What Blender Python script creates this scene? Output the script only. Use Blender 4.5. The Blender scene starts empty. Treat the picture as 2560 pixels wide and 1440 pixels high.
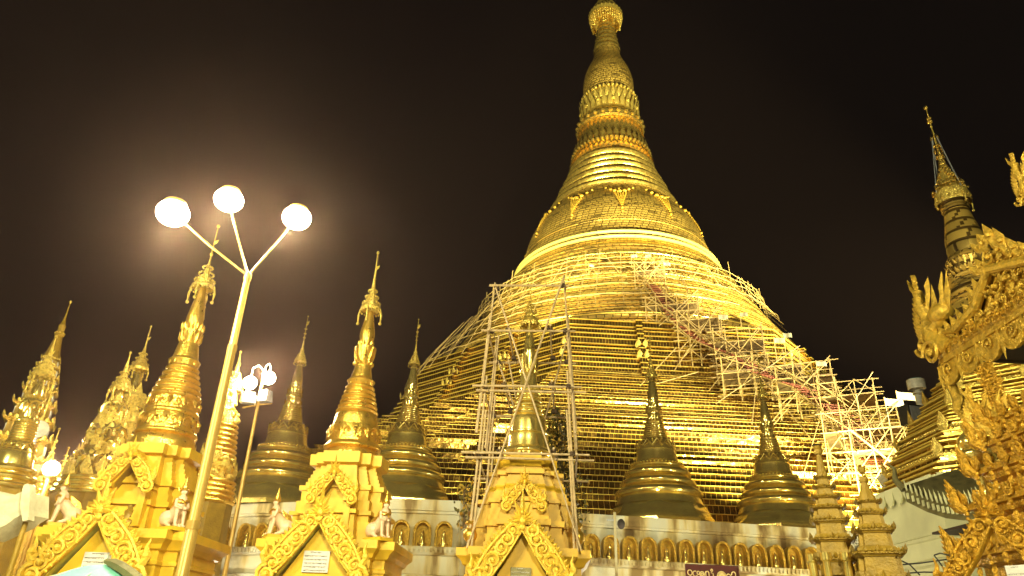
import bpy, bmesh, math, random
from math import sin, cos, pi, radians as R
from mathutils import Vector, Matrix, Euler, noise
random.seed(7)
S = bpy.context.scene
COL = S.collection

# ------------------------------------------------------------------ camera
F = 1778.0; VPX, VPY = 1400.0, -2850.0
CAM = Vector((0, 0, 1.6))
_u = Vector(((VPX-1280)/F, (720-VPY)/F, -1)).normalized()
_fw = Vector((0, 0, -1)); _fh = (_fw-_u*_fw.dot(_u)).normalized(); _rt = _fh.cross(_u)
M3 = Matrix((_rt, _fh, _u))                      # camera -> world
cd = bpy.data.cameras.new('camera'); cam = bpy.data.objects.new('camera', cd); COL.objects.link(cam)
cam.matrix_world = Matrix.Translation(CAM) @ M3.to_4x4()
cd.sensor_width = 36; cd.lens = 36*F/2560; cd.clip_end = 2000; cd.clip_start = 0.1
S.camera = cam
def ray(px, py): return M3 @ Vector(((px-1280)/F, (720-py)/F, -1))
def G(px, py, D):
    d = ray(px, py); return CAM + d*(D/math.hypot(d.x, d.y))
def Z(px, py, z):
    d = ray(px, py); return CAM + d*((z-CAM.z)/d.z)
def proj(p):
    c = M3.transposed() @ (Vector(p)-CAM); return 1280-F*c.x/c.z, 720+F*c.y/c.z, -c.z

# ------------------------------------------------------------------ night sky, exposure
w = bpy.data.worlds.new('World'); S.world = w; w.use_nodes = True
nt = w.node_tree; nt.nodes.clear()
wo = nt.nodes.new('ShaderNodeOutputWorld'); bg = nt.nodes.new('ShaderNodeBackground')
tc = nt.nodes.new('ShaderNodeTexCoord'); sp = nt.nodes.new('ShaderNodeSeparateXYZ'); cr = nt.nodes.new('ShaderNodeValToRGB')
cr.color_ramp.elements[0].position = 0.0; cr.color_ramp.elements[0].color = (0.0080, 0.0062, 0.0045, 1)
cr.color_ramp.elements[1].position = 0.8; cr.color_ramp.elements[1].color = (0.0034, 0.0028, 0.0026, 1)
nt.links.new(tc.outputs['Generated'], sp.inputs[0]); nt.links.new(sp.outputs['Z'], cr.inputs[0])
nt.links.new(cr.outputs[0], bg.inputs[0]); nt.links.new(bg.outputs[0], wo.inputs[0]); bg.inputs[1].default_value = 1.0
S.view_settings.view_transform = 'Standard'; S.view_settings.look = 'None'
S.view_settings.exposure = 0; S.view_settings.gamma = 1
S.render.engine = 'CYCLES'
S.cycles.use_denoising = True
S.cycles.max_bounces = 5; S.cycles.glossy_bounces = 3; S.cycles.diffuse_bounces = 3; S.cycles.volume_bounces = 0
S.cycles.sample_clamp_indirect = 4; S.cycles.sample_clamp_direct = 0
S.cycles.use_light_tree = True

WARM = (1.0, 0.95, 0.55); GOLDL = (1.0, 0.93, 0.46)
def lamp(name, loc, watts, color=WARM, target=None, angle=60, blend=0.6, radius=0.2):
    L = bpy.data.lights.new(name, 'SPOT' if target is not None else 'POINT')
    L.energy = watts; L.color = color; L.shadow_soft_size = radius
    o = bpy.data.objects.new(name, L); COL.objects.link(o); o.location = loc
    if target is not None:
        L.spot_size = R(angle); L.spot_blend = blend
        o.rotation_euler = (Vector(target)-Vector(loc)).to_track_quat('-Z', 'Y').to_euler()
    return o
AX, AY = 13.75, 83.9                 # axis of the great stupa
# floodlights on the terraces round the great stupa, plus added spots
lamp('floodlight_beam', (-14, 32, 8.5), 620000, GOLDL, (12, 80, 66), 38, radius=0.5)
lamp('floodlight_beam', (40, 36, 8.5), 900000, GOLDL, (14, 82, 66), 38, radius=0.5)
lamp('floodlight_beam', (6, 31.0, 6.5), 20000, GOLDL, (13, 70, 28), 70, radius=0.3)
lamp('floodlight_beam', (15.5, 31.6, 6.5), 48000, GOLDL, (17, 46, 13), 100, radius=0.4)
lamp('floodlight_beam', (-4.5, 29.4, 6.6), 24000, GOLDL, (-2, 50, 15), 120, radius=0.3)
lamp('floodlight_beam', (10, 66, 33), 90000, GOLDL, (13.5, 82, 62), 60, radius=0.4)
lamp('floodlight_beam', (22, 69, 33), 35000, GOLDL, (14, 82, 62), 60, radius=0.4)
lamp('added_terrace_spot', (28, 20, 16), 105000, (1.0, 0.92, 0.62), (17, 54, 20), 52, radius=0.5)  # unseen spot added for glare on the right terraces and light on the stairs
lamp('added_terrace_spot', (3, -8, 27), 90000, (1.0, 0.9, 0.6), (6, 62, 27), 36, radius=0.8)  # unseen spot added high behind the visitor to brighten left terraces and ring
lamp('floodlight_beam', (-24, 40, 8.5), 75000, GOLDL, (0, 66, 26), 55, radius=0.4)
# street lights of the platform behind and beside the visitor, plus added wall lights
lamp('platform_lamp', (-15, -1, 12.0), 12000, WARM, radius=0.9)
lamp('platform_lamp', (2.5, -14, 13), 31000, (1.0, 0.94, 0.52), radius=0.9)
for wx, wy in ((4.5, 23.5), (12, 25.2), (-7.6, 23.6), (-14, 26.5)): lamp('added_wall_light', (wx, wy, 0.9), 620, (1.0, 0.92, 0.66), radius=0.15)  # unseen uplights added at the wall foot to brighten the whitewash
lamp('platform_lamp', (13.5, 24, 3.0), 700, (1.0, 0.84, 0.46), radius=0.25)

# ------------------------------------------------------------------ materials
def newmat(name):
    m = bpy.data.materials.new(name); m.use_nodes = True
    n = m.node_tree.nodes; b = n['Principled BSDF']; return m, m.node_tree, b
def mat(name, col, rough=0.5, metal=0.0, var=0.25, scale=6.0, bump=0.15, bscale=25.0, rvar=0.1, emit=None, es=0, detail=4):
    m, t, b = newmat(name); N = t.nodes; L = t.links
    co = N.new('ShaderNodeTexCoord')
    nz = N.new('ShaderNodeTexNoise'); nz.inputs['Scale'].default_value = scale; nz.inputs['Detail'].default_value = detail
    L.new(co.outputs['Object'], nz.inputs['Vector'])
    rp = N.new('ShaderNodeValToRGB')
    rp.color_ramp.elements[0].position = 0.3; rp.color_ramp.elements[1].position = 0.7
    rp.color_ramp.elements[0].color = tuple(c*(1-var) for c in col)+(1,); rp.color_ramp.elements[1].color = tuple(min(1, c*(1+var*0.6)) for c in col)+(1,)
    L.new(nz.outputs['Fac'], rp.inputs[0]); L.new(rp.outputs[0], b.inputs['Base Color'])
    mr = N.new('ShaderNodeMapRange'); mr.inputs['To Min'].default_value = max(0.05, rough-rvar); mr.inputs['To Max'].default_value = min(1, rough+rvar)
    L.new(nz.outputs['Fac'], mr.inputs['Value']); L.new(mr.outputs[0], b.inputs['Roughness'])
    b.inputs['Metallic'].default_value = metal
    if bump:
        n2 = N.new('ShaderNodeTexNoise'); n2.inputs['Scale'].default_value = bscale; n2.inputs['Detail'].default_value = 3
        L.new(co.outputs['Object'], n2.inputs['Vector'])
        bp = N.new('ShaderNodeBump'); bp.inputs['Strength'].default_value = bump; bp.inputs['Distance'].default_value = 0.05
        L.new(n2.outputs['Fac'], bp.inputs['Height']); L.new(bp.outputs[0], b.inputs['Normal'])
    if emit: b.inputs['Emission Color'].default_value = emit+(1,); b.inputs['Emission Strength'].default_value = es
    return m
def plates(name, c1, c2, mortar, bw, bh, rough=(0.28, 0.5), metal=0.9, bump=0.4, mort=0.012, offs=0.5, seamrough=None, dark=0.93):
    m, t, b = newmat(name); N = t.nodes; L = t.links
    uv = N.new('ShaderNodeUVMap')
    bk = N.new('ShaderNodeTexBrick'); bk.offset = offs
    bk.inputs['Color1'].default_value = c1+(1,); bk.inputs['Color2'].default_value = c2+(1,); bk.inputs['Mortar'].default_value = mortar+(1,)
    bk.inputs['Scale'].default_value = 1; bk.inputs['Mortar Size'].default_value = mort; bk.inputs['Mortar Smooth'].default_value = 0.3
    bk.inputs['Brick Width'].default_value = bw; bk.inputs['Row Height'].default_value = bh; bk.inputs['Bias'].default_value = 0.0
    L.new(uv.outputs[0], bk.inputs['Vector'])
    # patches of tarnish, whole plates at a time
    dv = N.new('ShaderNodeVectorMath'); dv.operation = 'DIVIDE'; dv.inputs[1].default_value = (bw*1.5, min(bh, .5), 1)
    fl = N.new('ShaderNodeVectorMath'); fl.operation = 'FLOOR'
    L.new(uv.outputs[0], dv.inputs[0]); L.new(dv.outputs[0], fl.inputs[0])
    wn = N.new('ShaderNodeTexWhiteNoise'); wn.noise_dimensions = '2D'; L.new(fl.outputs[0], wn.inputs['Vector'])
    dk = N.new('ShaderNodeMapRange'); dk.inputs['From Min'].default_value = dark; dk.inputs['From Max'].default_value = dark+0.03
    dk.inputs['To Min'].default_value = 1; dk.inputs['To Max'].default_value = 0.42; L.new(wn.outputs[0], dk.inputs['Value'])
    nz = N.new('ShaderNodeTexNoise'); nz.inputs['Scale'].default_value = 0.35; nz.inputs['Detail'].default_value = 6; L.new(uv.outputs[0], nz.inputs['Vector'])
    mr = N.new('ShaderNodeMapRange'); mr.inputs['From Min'].default_value = 0.3; mr.inputs['From Max'].default_value = 0.7
    mr.inputs['To Min'].default_value = 0.72; mr.inputs['To Max'].default_value = 1.1; L.new(nz.outputs['Fac'], mr.inputs['Value'])
    mu = N.new('ShaderNodeMath'); mu.operation = 'MULTIPLY'; L.new(dk.outputs[0], mu.inputs[0]); L.new(mr.outputs[0], mu.inputs[1])
    vs = N.new('ShaderNodeVectorMath'); vs.operation = 'SCALE'; L.new(bk.outputs['Color'], vs.inputs[0]); L.new(mu.outputs[0], vs.inputs['Scale'])
    L.new(vs.outputs[0], b.inputs['Base Color'])
    rr = N.new('ShaderNodeMapRange'); rr.inputs['To Min'].default_value = rough[0]; rr.inputs['To Max'].default_value = rough[1]
    L.new(wn.outputs[0], rr.inputs['Value'])
    if seamrough:
        mxr = N.new('ShaderNodeMix'); mxr.inputs[3].default_value = seamrough; L.new(bk.outputs['Fac'], mxr.inputs[0]); L.new(rr.outputs[0], mxr.inputs[2]); L.new(mxr.outputs[0], b.inputs['Roughness'])
    else: L.new(rr.outputs[0], b.inputs['Roughness'])
    b.inputs['Metallic'].default_value = metal
    # each plate dished a little differently
    n2 = N.new('ShaderNodeTexNoise'); n2.inputs['Scale'].default_value = 2.2; n2.inputs['Detail'].default_value = 2; L.new(uv.outputs[0], n2.inputs['Vector'])
    ad = N.new('ShaderNodeMath'); ad.operation = 'SUBTRACT'; L.new(n2.outputs['Fac'], ad.inputs[0]); L.new(bk.outputs['Fac'], ad.inputs[1])
    bp = N.new('ShaderNodeBump'); bp.inputs['Strength'].default_value = bump; bp.inputs['Distance'].default_value = 0.06
    L.new(ad.outputs[0], bp.inputs['Height']); L.new(bp.outputs[0], b.inputs['Normal'])
    return m
MT = {}
MT['plate'] = plates('gold_plates_of_terraces', (0.60, 0.37, 0.07), (0.42, 0.25, 0.05), (0.80, 0.53, 0.10), 0.28, 1.25, rough=(0.12, 0.26), metal=0.95, mort=0.012, seamrough=0.5, bump=0.55)
MT['brickgold'] = plates('gilded_brick_courses', (0.82, 0.55, 0.12), (0.64, 0.42, 0.09), (0.14, 0.08, 0.015), 0.8, 0.40, rough=(0.32, 0.50), metal=0.6, bump=0.6, mort=0.06, dark=0.90)
MT['lip'] = mat('bright_gold_edging', (0.95, 0.66, 0.12), 0.34, 0.55, var=0.25, scale=1.5, bump=0.3, bscale=6)
MT['bright'] = mat('burnished_gold', (0.96, 0.64, 0.15), 0.26, 0.9, var=0.2, scale=2, bump=0.4, bscale=5)
MT['polish'] = mat('polished_gold', (1.0, 0.74, 0.22), 0.21, 0.86, var=0.15, scale=3, bump=0.06, bscale=5, rvar=0.05)
MT['orn'] = mat('gilded_ornament', (0.90, 0.62, 0.14), 0.32, 0.7, var=0.35, scale=14, bump=0.8, bscale=30)
MT['gild'] = mat('soft_gilding', (0.84, 0.53, 0.09), 0.30, 0.85, var=0.2, scale=6, bump=0.3, bscale=22)
MT['paint'] = mat('yellow_painted_plaster', (0.68, 0.42, 0.022), 0.5, 0.0, var=0.2, scale=2.2, bump=0.05, bscale=14)
MT['paintc'] = mat('deep_yellow_plaster', (0.60, 0.35, 0.016), 0.5, 0.0, var=0.22, scale=2.2, bump=0.05, bscale=14)
MT['carve'] = mat('yellow_carved_stucco', (0.78, 0.50, 0.05), 0.42, 0.15, var=0.3, scale=16, bump=0.4, bscale=40)
MT['ochre'] = mat('ochre_plaster', (0.32, 0.195, 0.018), 0.5, 0.1, var=0.25, scale=5, bump=0.4, bscale=24)  # colour lowered to stand in for the poor light on the towers
MT['eave'] = mat('dimmed_carved_gold', (0.60, 0.37, 0.045), 0.38, 0.45, var=0.4, scale=12, bump=0.6, bscale=28)  # gilding darkened in colour for the weaker light on eave and niches
MT['orange'] = mat('orange_gold_carving', (0.56, 0.30, 0.022), 0.4, 0.45, var=0.4, scale=14, bump=0.9, bscale=26)
MT['vault'] = mat('pale_green_vault_plaster', (0.52, 0.52, 0.14), 0.6, 0.0, var=0.15, bump=0.1)
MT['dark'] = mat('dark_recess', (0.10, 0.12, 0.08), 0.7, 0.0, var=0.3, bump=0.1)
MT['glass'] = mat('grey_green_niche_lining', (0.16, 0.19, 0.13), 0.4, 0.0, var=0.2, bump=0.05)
MT['bamboo'] = mat('bamboo', (0.46, 0.32, 0.16), 0.45, 0.0, var=0.3, scale=9, bump=0.2, bscale=30)
MT['bamboofar'] = mat('sunbleached_bamboo', (0.56, 0.39, 0.14), 0.5, 0.0, var=0.3, scale=2, bump=0)
MT['rope'] = mat('dark_rope', (0.08, 0.05, 0.03), 0.9)
MT['red'] = mat('red_brown_boards', (0.36, 0.11, 0.05), 0.7, 0, var=0.4, scale=3)
MT['deck'] = mat('woven_bamboo_deck', (0.28, 0.19, 0.08), 0.7, 0, var=0.4, scale=5)
MT['white'] = mat('white_cloth', (0.56, 0.50, 0.34), 0.8)
MT['marble'] = mat('white_marble_skin', (0.66, 0.46, 0.30), 0.4, 0, var=0.1)
MT['plaque'] = mat('pale_marble_plaque', (0.62, 0.58, 0.56), 0.35, 0, var=0.15)
MT['ink'] = mat('engraved_black', (0.06, 0.05, 0.05), 0.8)
MT['pole'] = mat('gold_lit_cream_pole_paint', (0.55, 0.34, 0.08), 0.35, 0.2, var=0.12, scale=3, bump=0.05)  # cream paint with golden lamplight mixed into its colour
MT['glow'] = mat('glowing_lamp_glass', (1, 0.9, 0.7), 0.4, 0, bump=0, emit=(1.0, 0.85, 0.55), es=90)
MT['metalg'] = mat('grey_painted_metal', (0.34, 0.35, 0.38), 0.4, 0.3)
MT['whitep'] = mat('white_painted_steel', (0.78, 0.76, 0.66), 0.4)
MT['black'] = mat('black_speaker_cloth', (0.02, 0.02, 0.022), 0.8)
MT['teal'] = mat('teal_parasol_cloth', (0.20, 0.60, 0.50), 0.6, 0, var=0.15)
MT['roofd'] = mat('weathered_dark_green_roof', (0.20, 0.17, 0.07), 0.5, 0.2, var=0.4)
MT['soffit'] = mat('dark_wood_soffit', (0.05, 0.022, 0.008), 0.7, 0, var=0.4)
MT['redsign'] = mat('dark_red_sign_paint', (0.075, 0.006, 0.005), 0.5)
MT['signgold'] = mat('pale_gold_lettering', (0.85, 0.68, 0.30), 0.5)
MT['leaf'] = mat('leaf_green', (0.11, 0.10, 0.02), 0.45, 0, var=0.5, scale=8, bump=0)
MT['leafg'] = mat('gilded_leaf', (0.75, 0.52, 0.10), 0.35, 0.5, var=0.4, scale=8, bump=0)
MT['bark'] = mat('bark', (0.12, 0.08, 0.04), 0.9)
MT['wire'] = mat('black_wire', (0.02, 0.02, 0.02), 0.6)
def wallmat():
    m, t, b = newmat('stained_whitewash'); N = t.nodes; L = t.links
    co = N.new('ShaderNodeTexCoord'); mp = N.new('ShaderNodeMapping'); mp.inputs['Scale'].default_value = (0.9, 0.9, 0.16)
    L.new(co.outputs['Object'], mp.inputs[0])
    n1 = N.new('ShaderNodeTexNoise'); n1.inputs['Scale'].default_value = 1.3; n1.inputs['Detail'].default_value = 5; L.new(mp.outputs[0], n1.inputs['Vector'])
    r1 = N.new('ShaderNodeValToRGB'); e = r1.color_ramp.elements
    e[0].position = 0.40; e[0].color = (0.26, 0.17, 0.05, 1); e[1].position = 0.53; e[1].color = (0.66, 0.61, 0.42, 1)
    x = e.new(0.46); x.color = (0.60, 0.48, 0.22, 1); y = e.new(0.66); y.color = (0.60, 0.60, 0.50, 1)
    L.new(n1.outputs['Fac'], r1.inputs[0])
    n2 = N.new('ShaderNodeTexNoise'); n2.inputs['Scale'].default_value = 0.45; n2.inputs['Detail'].default_value = 6; L.new(co.outputs['Object'], n2.inputs['Vector'])
    r2 = N.new('ShaderNodeValToRGB'); r2.color_ramp.elements[0].position = 0.42; r2.color_ramp.elements[0].color = (0.30, 0.22, 0.12, 1)
    r2.color_ramp.elements[1].position = 0.50; r2.color_ramp.elements[1].color = (1, 1, 1, 1); L.new(n2.outputs['Fac'], r2.inputs[0])
    mx = N.new('ShaderNodeMix'); mx.data_type = 'RGBA'; mx.blend_type = 'MULTIPLY'; mx.inputs[0].default_value = 0.75
    L.new(r1.outputs[0], mx.inputs[6]); L.new(r2.outputs[0], mx.inputs[7]); L.new(mx.outputs[2], b.inputs['Base Color'])
    b.inputs['Roughness'].default_value = 0.6
    bp = N.new('ShaderNodeBump'); bp.inputs['Strength'].default_value = 0.2; L.new(n2.outputs['Fac'], bp.inputs['Height']); L.new(bp.outputs[0], b.inputs['Normal'])
    return m
MT['wall'] = wallmat()
MT['wallr'] = mat('cream_plaster', (0.70, 0.68, 0.40), 0.6, 0, var=0.15, scale=1.2)

# ------------------------------------------------------------------ mesh helpers
class MB:
    def __init__(s): s.v = []; s.f = []; s.m = []; s.uv = []
    def add(s, vs, fs, mi=0, uvs=None):
        o = len(s.v); s.v += [tuple(p) for p in vs]
        for i, f in enumerate(fs):
            s.f.append([k+o for k in f]); s.m.append(mi); s.uv.append(uvs[i] if uvs else None)
        return s
    def box(s, c, d, rz=0, mi=0, taper=1.0):
        cx, cy, cz = c; dx, dy, dz = d[0]/2, d[1]/2, d[2]/2; vs = []
        for z, k in ((-dz, 1), (dz, taper)):
            for x, y in ((-dx, -dy), (dx, -dy), (dx, dy), (-dx, dy)):
                x *= k; y *= k
                vs.append((cx+x*cos(rz)-y*sin(rz), cy+x*sin(rz)+y*cos(rz), cz+z))
        return s.add(vs, [(3, 2, 1, 0), (4, 5, 6, 7), (0, 1, 5, 4), (1, 2, 6, 5), (2, 3, 7, 6), (3, 0, 4, 7)], mi)
    def tube(s, pts, r, n=6, mi=0, cap=True):
        pts = [Vector(p) for p in pts]; m = len(pts)
        rs = r if isinstance(r, (list, tuple)) else [r]*m
        vs = []; up = None
        for i, p in enumerate(pts):
            t = (pts[min(i+1, m-1)]-pts[max(i-1, 0)])
            t = t.normalized() if t.length > 1e-9 else Vector((0, 0, 1))
            if up is None: up = t.orthogonal().normalized()
            else:
                up = up - t*up.dot(t); up = up.normalized() if up.length > 1e-6 else t.orthogonal().normalized()
            b = t.cross(up)
            for k in range(n):
                a = 2*pi*k/n; vs.append(p+(up*cos(a)+b*sin(a))*rs[i])
        fs = []
        for i in range(m-1):
            for k in range(n):
                k2 = (k+1) % n; fs.append((i*n+k, i*n+k2, (i+1)*n+k2, (i+1)*n+k))
        if cap: fs.append(tuple(range(n-1, -1, -1))); fs.append(tuple((m-1)*n+k for k in range(n)))
        return s.add(vs, fs, mi)
    def loft(s, rows, mi=0, mis=None, close_top=False, flat=False):
        """rows: list of closed rings (same length). uv in metres."""
        n = len(rows[0]); vs = [p for r in rows for p in r]; fs = []; uvs = []; ms = []
        v = 0.0
        for i in range(len(rows)-1):
            A, B = rows[i], rows[i+1]
            h = (Vector(A[0])-Vector(B[0])).length; u = 0.0
            for k in range(n):
                k2 = (k+1) % n
                du = ((Vector(A[k])-Vector(A[k2])).length+(Vector(B[k])-Vector(B[k2])).length)/2
                fs.append((i*n+k, i*n+k2, (i+1)*n+k2, (i+1)*n+k)); uvs.append([(u, v), (u+du, v), (u+du, v+h), (u, v+h)])
                ms.append(mis[i] if mis else mi); u += du
            v += h
        o = len(s.v); s.v += [tuple(p) for p in vs]
        for f, q, m_ in zip(fs, uvs, ms): s.f.append([k+o for k in f]); s.uv.append(q); s.m.append(m_)
        if close_top: s.f.append([o+(len(rows)-1)*n+k for k in range(n)]); s.uv.append(None); s.m.append(mi)
        return s
    def lathe(s, prof, n=32, c=(0, 0), z0=0, mi=0, mis=None, a0=0.0, top=True):
        rows = [[(c[0]+r*cos(a0+2*pi*k/n), c[1]+r*sin(a0+2*pi*k/n), z0+z) for k in range(n)] for z, r in prof]
        return s.loft(rows, mi, mis, close_top=top)
    def ball(s, c, r, n=8, m=5, mi=0, sc=(1, 1, 1)):
        rows = []
        for i in range(m+1):
            t = -pi/2+pi*i/m; rr = max(r*cos(t), r*0.02)
            rows.append([(c[0]+rr*cos(2*pi*k/n)*sc[0], c[1]+rr*sin(2*pi*k/n)*sc[1], c[2]+r*sin(t)*sc[2]) for k in range(n)])
        o = len(s.v); s.loft(rows, mi, close_top=True); s.f.append([o+k for k in range(n-1, -1, -1)]); s.uv.append(None); s.m.append(mi)
        return s
    def spike(s, base, tip, wdt, th, nrm, mi=0, bulge=0.4):
        """leaf-shaped flame: base, tip, width, thickness; nrm = facing direction"""
        base = Vector(base); tip = Vector(tip); ax = tip-base; nrm = Vector(nrm).normalized(); sd = ax.normalized().cross(nrm).normalized()
        mid = base+ax*bulge
        vs = [base-sd*wdt*.3, base+sd*wdt*.3, mid+sd*wdt*.5, tip, mid-sd*wdt*.5, base+ax*.3+nrm*th, base+ax*.3-nrm*th]
        return s.add(vs, [(0, 1, 5), (1, 2, 5), (2, 3, 5), (3, 4, 5), (4, 0, 5), (1, 0, 6), (2, 1, 6), (3, 2, 6), (4, 3, 6), (0, 4, 6)], mi)
    def torus(s, c, Rr, r, n=40, m=6, mi=0, z=0, sc=1.0):
        rows = []
        vs = []
        for k in range(n):
            a = 2*pi*k/n
            for j in range(m):
                b = 2*pi*j/m; rr = Rr+r*cos(b); vs.append((c[0]+rr*cos(a), c[1]+rr*sin(a), z+r*sin(b)*sc))
        fs = [(k*m+j, ((k+1) % n)*m+j, ((k+1) % n)*m+(j+1) % m, k*m+(j+1) % m) for k in range(n) for j in range(m)]
        return s.add(vs, fs, mi)
    def spiral(s, c, r0, ex, ez, turns=1.6, th=0.02, a0=0.0, cw=1, n=18, nrm=None):
        c = Vector(c); ex = Vector(ex); ez = Vector(ez); pts = []; rs = []
        for i in range(n):
            t = i/(n-1); a = a0+cw*turns*2*pi*t; r = r0*(1-0.86*t)
            pts.append(c+ex*(r*cos(a))+ez*(r*sin(a))); rs.append(th*(1-0.45*t))
        s.tube(pts, rs, 5); s.ball(c, th*1.5, 6, 4)
        return s
    def extrude2d(s, pts, ex, ez, nrm, th, mi=0):
        """pts: list of Vector 3D outline (planar); extruded along nrm by th"""
        n = len(pts); nrm = Vector(nrm)
        A = [Vector(p) for p in pts]; B = [p+nrm*th for p in A]
        return s.add(A+B, [tuple(range(n-1, -1, -1)), tuple(range(n, 2*n))]+[(i, (i+1) % n, n+(i+1) % n, n+i) for i in range(n)], mi)
    def build(s, name, mats, parent=None, sharp=38, smooth=True):
        me = bpy.data.meshes.new(name); me.from_pydata(s.v, [], s.f)
        if not isinstance(mats, (list, tuple)): mats = [mats]
        for m in mats: me.materials.append(MT[m] if isinstance(m, str) else m)
        me.polygons.foreach_set('material_index', s.m)
        uvl = me.uv_layers.new(name='UVMap'); flat = []
        for p, q in zip(me.polygons, s.uv):
            if q: flat += [c for t in q for c in t]
            else:
                for vi in p.vertices:
                    co = me.vertices[vi].co; flat += [co.x+co.y, co.z]
        uvl.data.foreach_set('uv', flat)
        if smooth:
            me.polygons.foreach_set('use_smooth', [True]*len(me.polygons))
            bm = bmesh.new(); bm.from_mesh(me); th = R(sharp)
            bmesh.ops.recalc_face_normals(bm, faces=bm.faces)
            for e in bm.edges:
                if len(e.link_faces) == 2:
                    try:
                        if e.link_faces[0].normal.angle(e.link_faces[1].normal, 0) > th: e.smooth = False
                    except ValueError: pass
            bm.to_mesh(me); bm.free()
        me.update()
        o = bpy.data.objects.new(name, me); COL.objects.link(o)
        if parent: o.parent = parent
        return o
def thing(name, label, cat, loc=(0, 0, 0), rz=0, group=None):
    o = bpy.data.objects.new(name, None); COL.objects.link(o); o.location = loc; o.rotation_euler = (0, 0, rz)
    o.empty_display_size = 0.3
    return tag(o, label, cat, group)
def tag(o, label, cat, group=None):
    o['label'] = label; o['category'] = cat
    if group: o['group'] = group
    return o
def struct(o, kind='structure'): o['kind'] = kind; return o
def dup(root, loc, rz, label, group=None, scale=1.0):
    r = root.copy(); COL.objects.link(r); r.location = loc; r.rotation_euler = (0, 0, rz); r.scale = (scale,)*3; r['label'] = label
    if group: r['group'] = group
    def rec(src, dst):
        for ch in list(src.children):
            c = ch.copy(); COL.objects.link(c); c.parent = dst; rec(ch, c)
    rec(root, r); return r

# profile helpers -----------------------------------------------------
def rings(z0, r0, z1, r1, n, bulge=0.12, gap=0.0):
    out = []
    for i in range(n):
        a, b = i/n, (i+1)/n; za, zb = z0+(z1-z0)*a, z0+(z1-z0)*b; ra, rb = r0+(r1-r0)*a, r0+(r1-r0)*b
        h = abs(zb-za)
        for t in (0.0, 0.12, 0.3, 0.5, 0.7, 0.88, 1.0):
            out.append((za+(zb-za)*(0.04+0.92*t), ra+(rb-ra)*t+bulge*h*3.2*sin(pi*t)))
    return out
def smoothp(pts, k=4):
    out = []
    for i in range(len(pts)-1):
        p0 = pts[max(i-1, 0)]; p1 = pts[i]; p2 = pts[i+1]; p3 = pts[min(i+2, len(pts)-1)]
        for j in range(k):
            t = j/k
            out.append(tuple(0.5*((2*p1[d])+(-p0[d]+p2[d])*t+(2*p0[d]-5*p1[d]+4*p2[d]-p3[d])*t*t+(-p0[d]+3*p1[d]-3*p2[d]+p3[d])*t**3) for d in (0, 1)))
    out.append(pts[-1]); return out
def petals(mb, z, r, z2, r2, n, wd, th, mi=0, c=(0, 0), a0=0.0):
    for k in range(n):
        a = a0+2*pi*k/n; d = Vector((cos(a), sin(a), 0))
        mb.spike((c[0]+r*d.x, c[1]+r*d.y, z), (c[0]+r2*d.x, c[1]+r2*d.y, z2), wd, th, d+Vector((0, 0, 0.01)), mi)
def beads(mb, z, r, n, s, mi=0, c=(0, 0), sc=(1, 1, 1), a0=0.0):
    for k in range(n):
        a = a0+2*pi*k/n; mb.ball((c[0]+r*cos(a), c[1]+r*sin(a), z), s, 6, 4, mi, sc)
def axis(px, py, D):
    p = G(px, py, D); return p.x, p.y
def zr(X, Y, y, hw):
    lo, hi = -2.0, 140.0
    for _ in range(50):
        m = (lo+hi)/2
        if proj((X, Y, m))[1] > y: lo = m
        else: hi = m
    z = (lo+hi)/2; return z, hw*proj((X, Y, z))[2]/F
def redent(a, hf=0.42, n=5, rot=0.0, c=(0, 0), z=0.0):
    """square of apothem a with stepped corners"""
    q = []; s = (1-hf)/n; x, y = hf, -1.0
    q.append((x, y))
    for i in range(n):
        y += s; q.append((x, y)); x += s; q.append((x, y))
    pts = []
    for k in range(4):
        ca, sa = cos(k*pi/2), sin(k*pi/2)
        for (x, y) in q: pts.append(((x*ca-y*sa)*a, (x*sa+y*ca)*a))
    cr_, sr = cos(rot), sin(rot)
    return [(c[0]+x*cr_-y*sr, c[1]+x*sr+y*cr_, z) for x, y in pts]
def octa(a, rot=0.0, c=(0, 0), z=0.0, rib=0.0):
    t = math.tan(pi/8)*a; pts = []
    for k in range(8):
        an = k*pi/4; ca, sa = cos(an), sin(an)
        row = [(-t, -a), (t, -a)] if not rib else [(-t, -a), (-t*.42, -a), (-t*.42, -a-rib), (t*.42, -a-rib), (t*.42, -a)]
        if rib: row = [(-t, -a)] + [(-t*.36, -a), (-t*.36, -a-rib), (-t*.30, -a-rib), (-t*.30, -a), (t*.30, -a), (t*.30, -a-rib), (t*.36, -a-rib), (t*.36, -a)]
        else: row = [(-t, -a)]
        for x, y in row: pts.append((x*ca-y*sa, x*sa+y*ca))
    cr_, sr = cos(rot), sin(rot)
    return [(c[0]+x*cr_-y*sr, c[1]+x*sr+y*cr_, z) for x, y in pts]

# ------------------------------------------------------------------ ground
g = MB(); g.add([(-600, -300, 0), (600, -300, 0), (600, 900, 0), (-600, 900, 0)], [(0, 1, 2, 3)])
struct(g.build('ground', mat('grey_marble_paving', (0.32, 0.30, 0.26), 0.35, 0, var=0.25, scale=0.6)))

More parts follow.
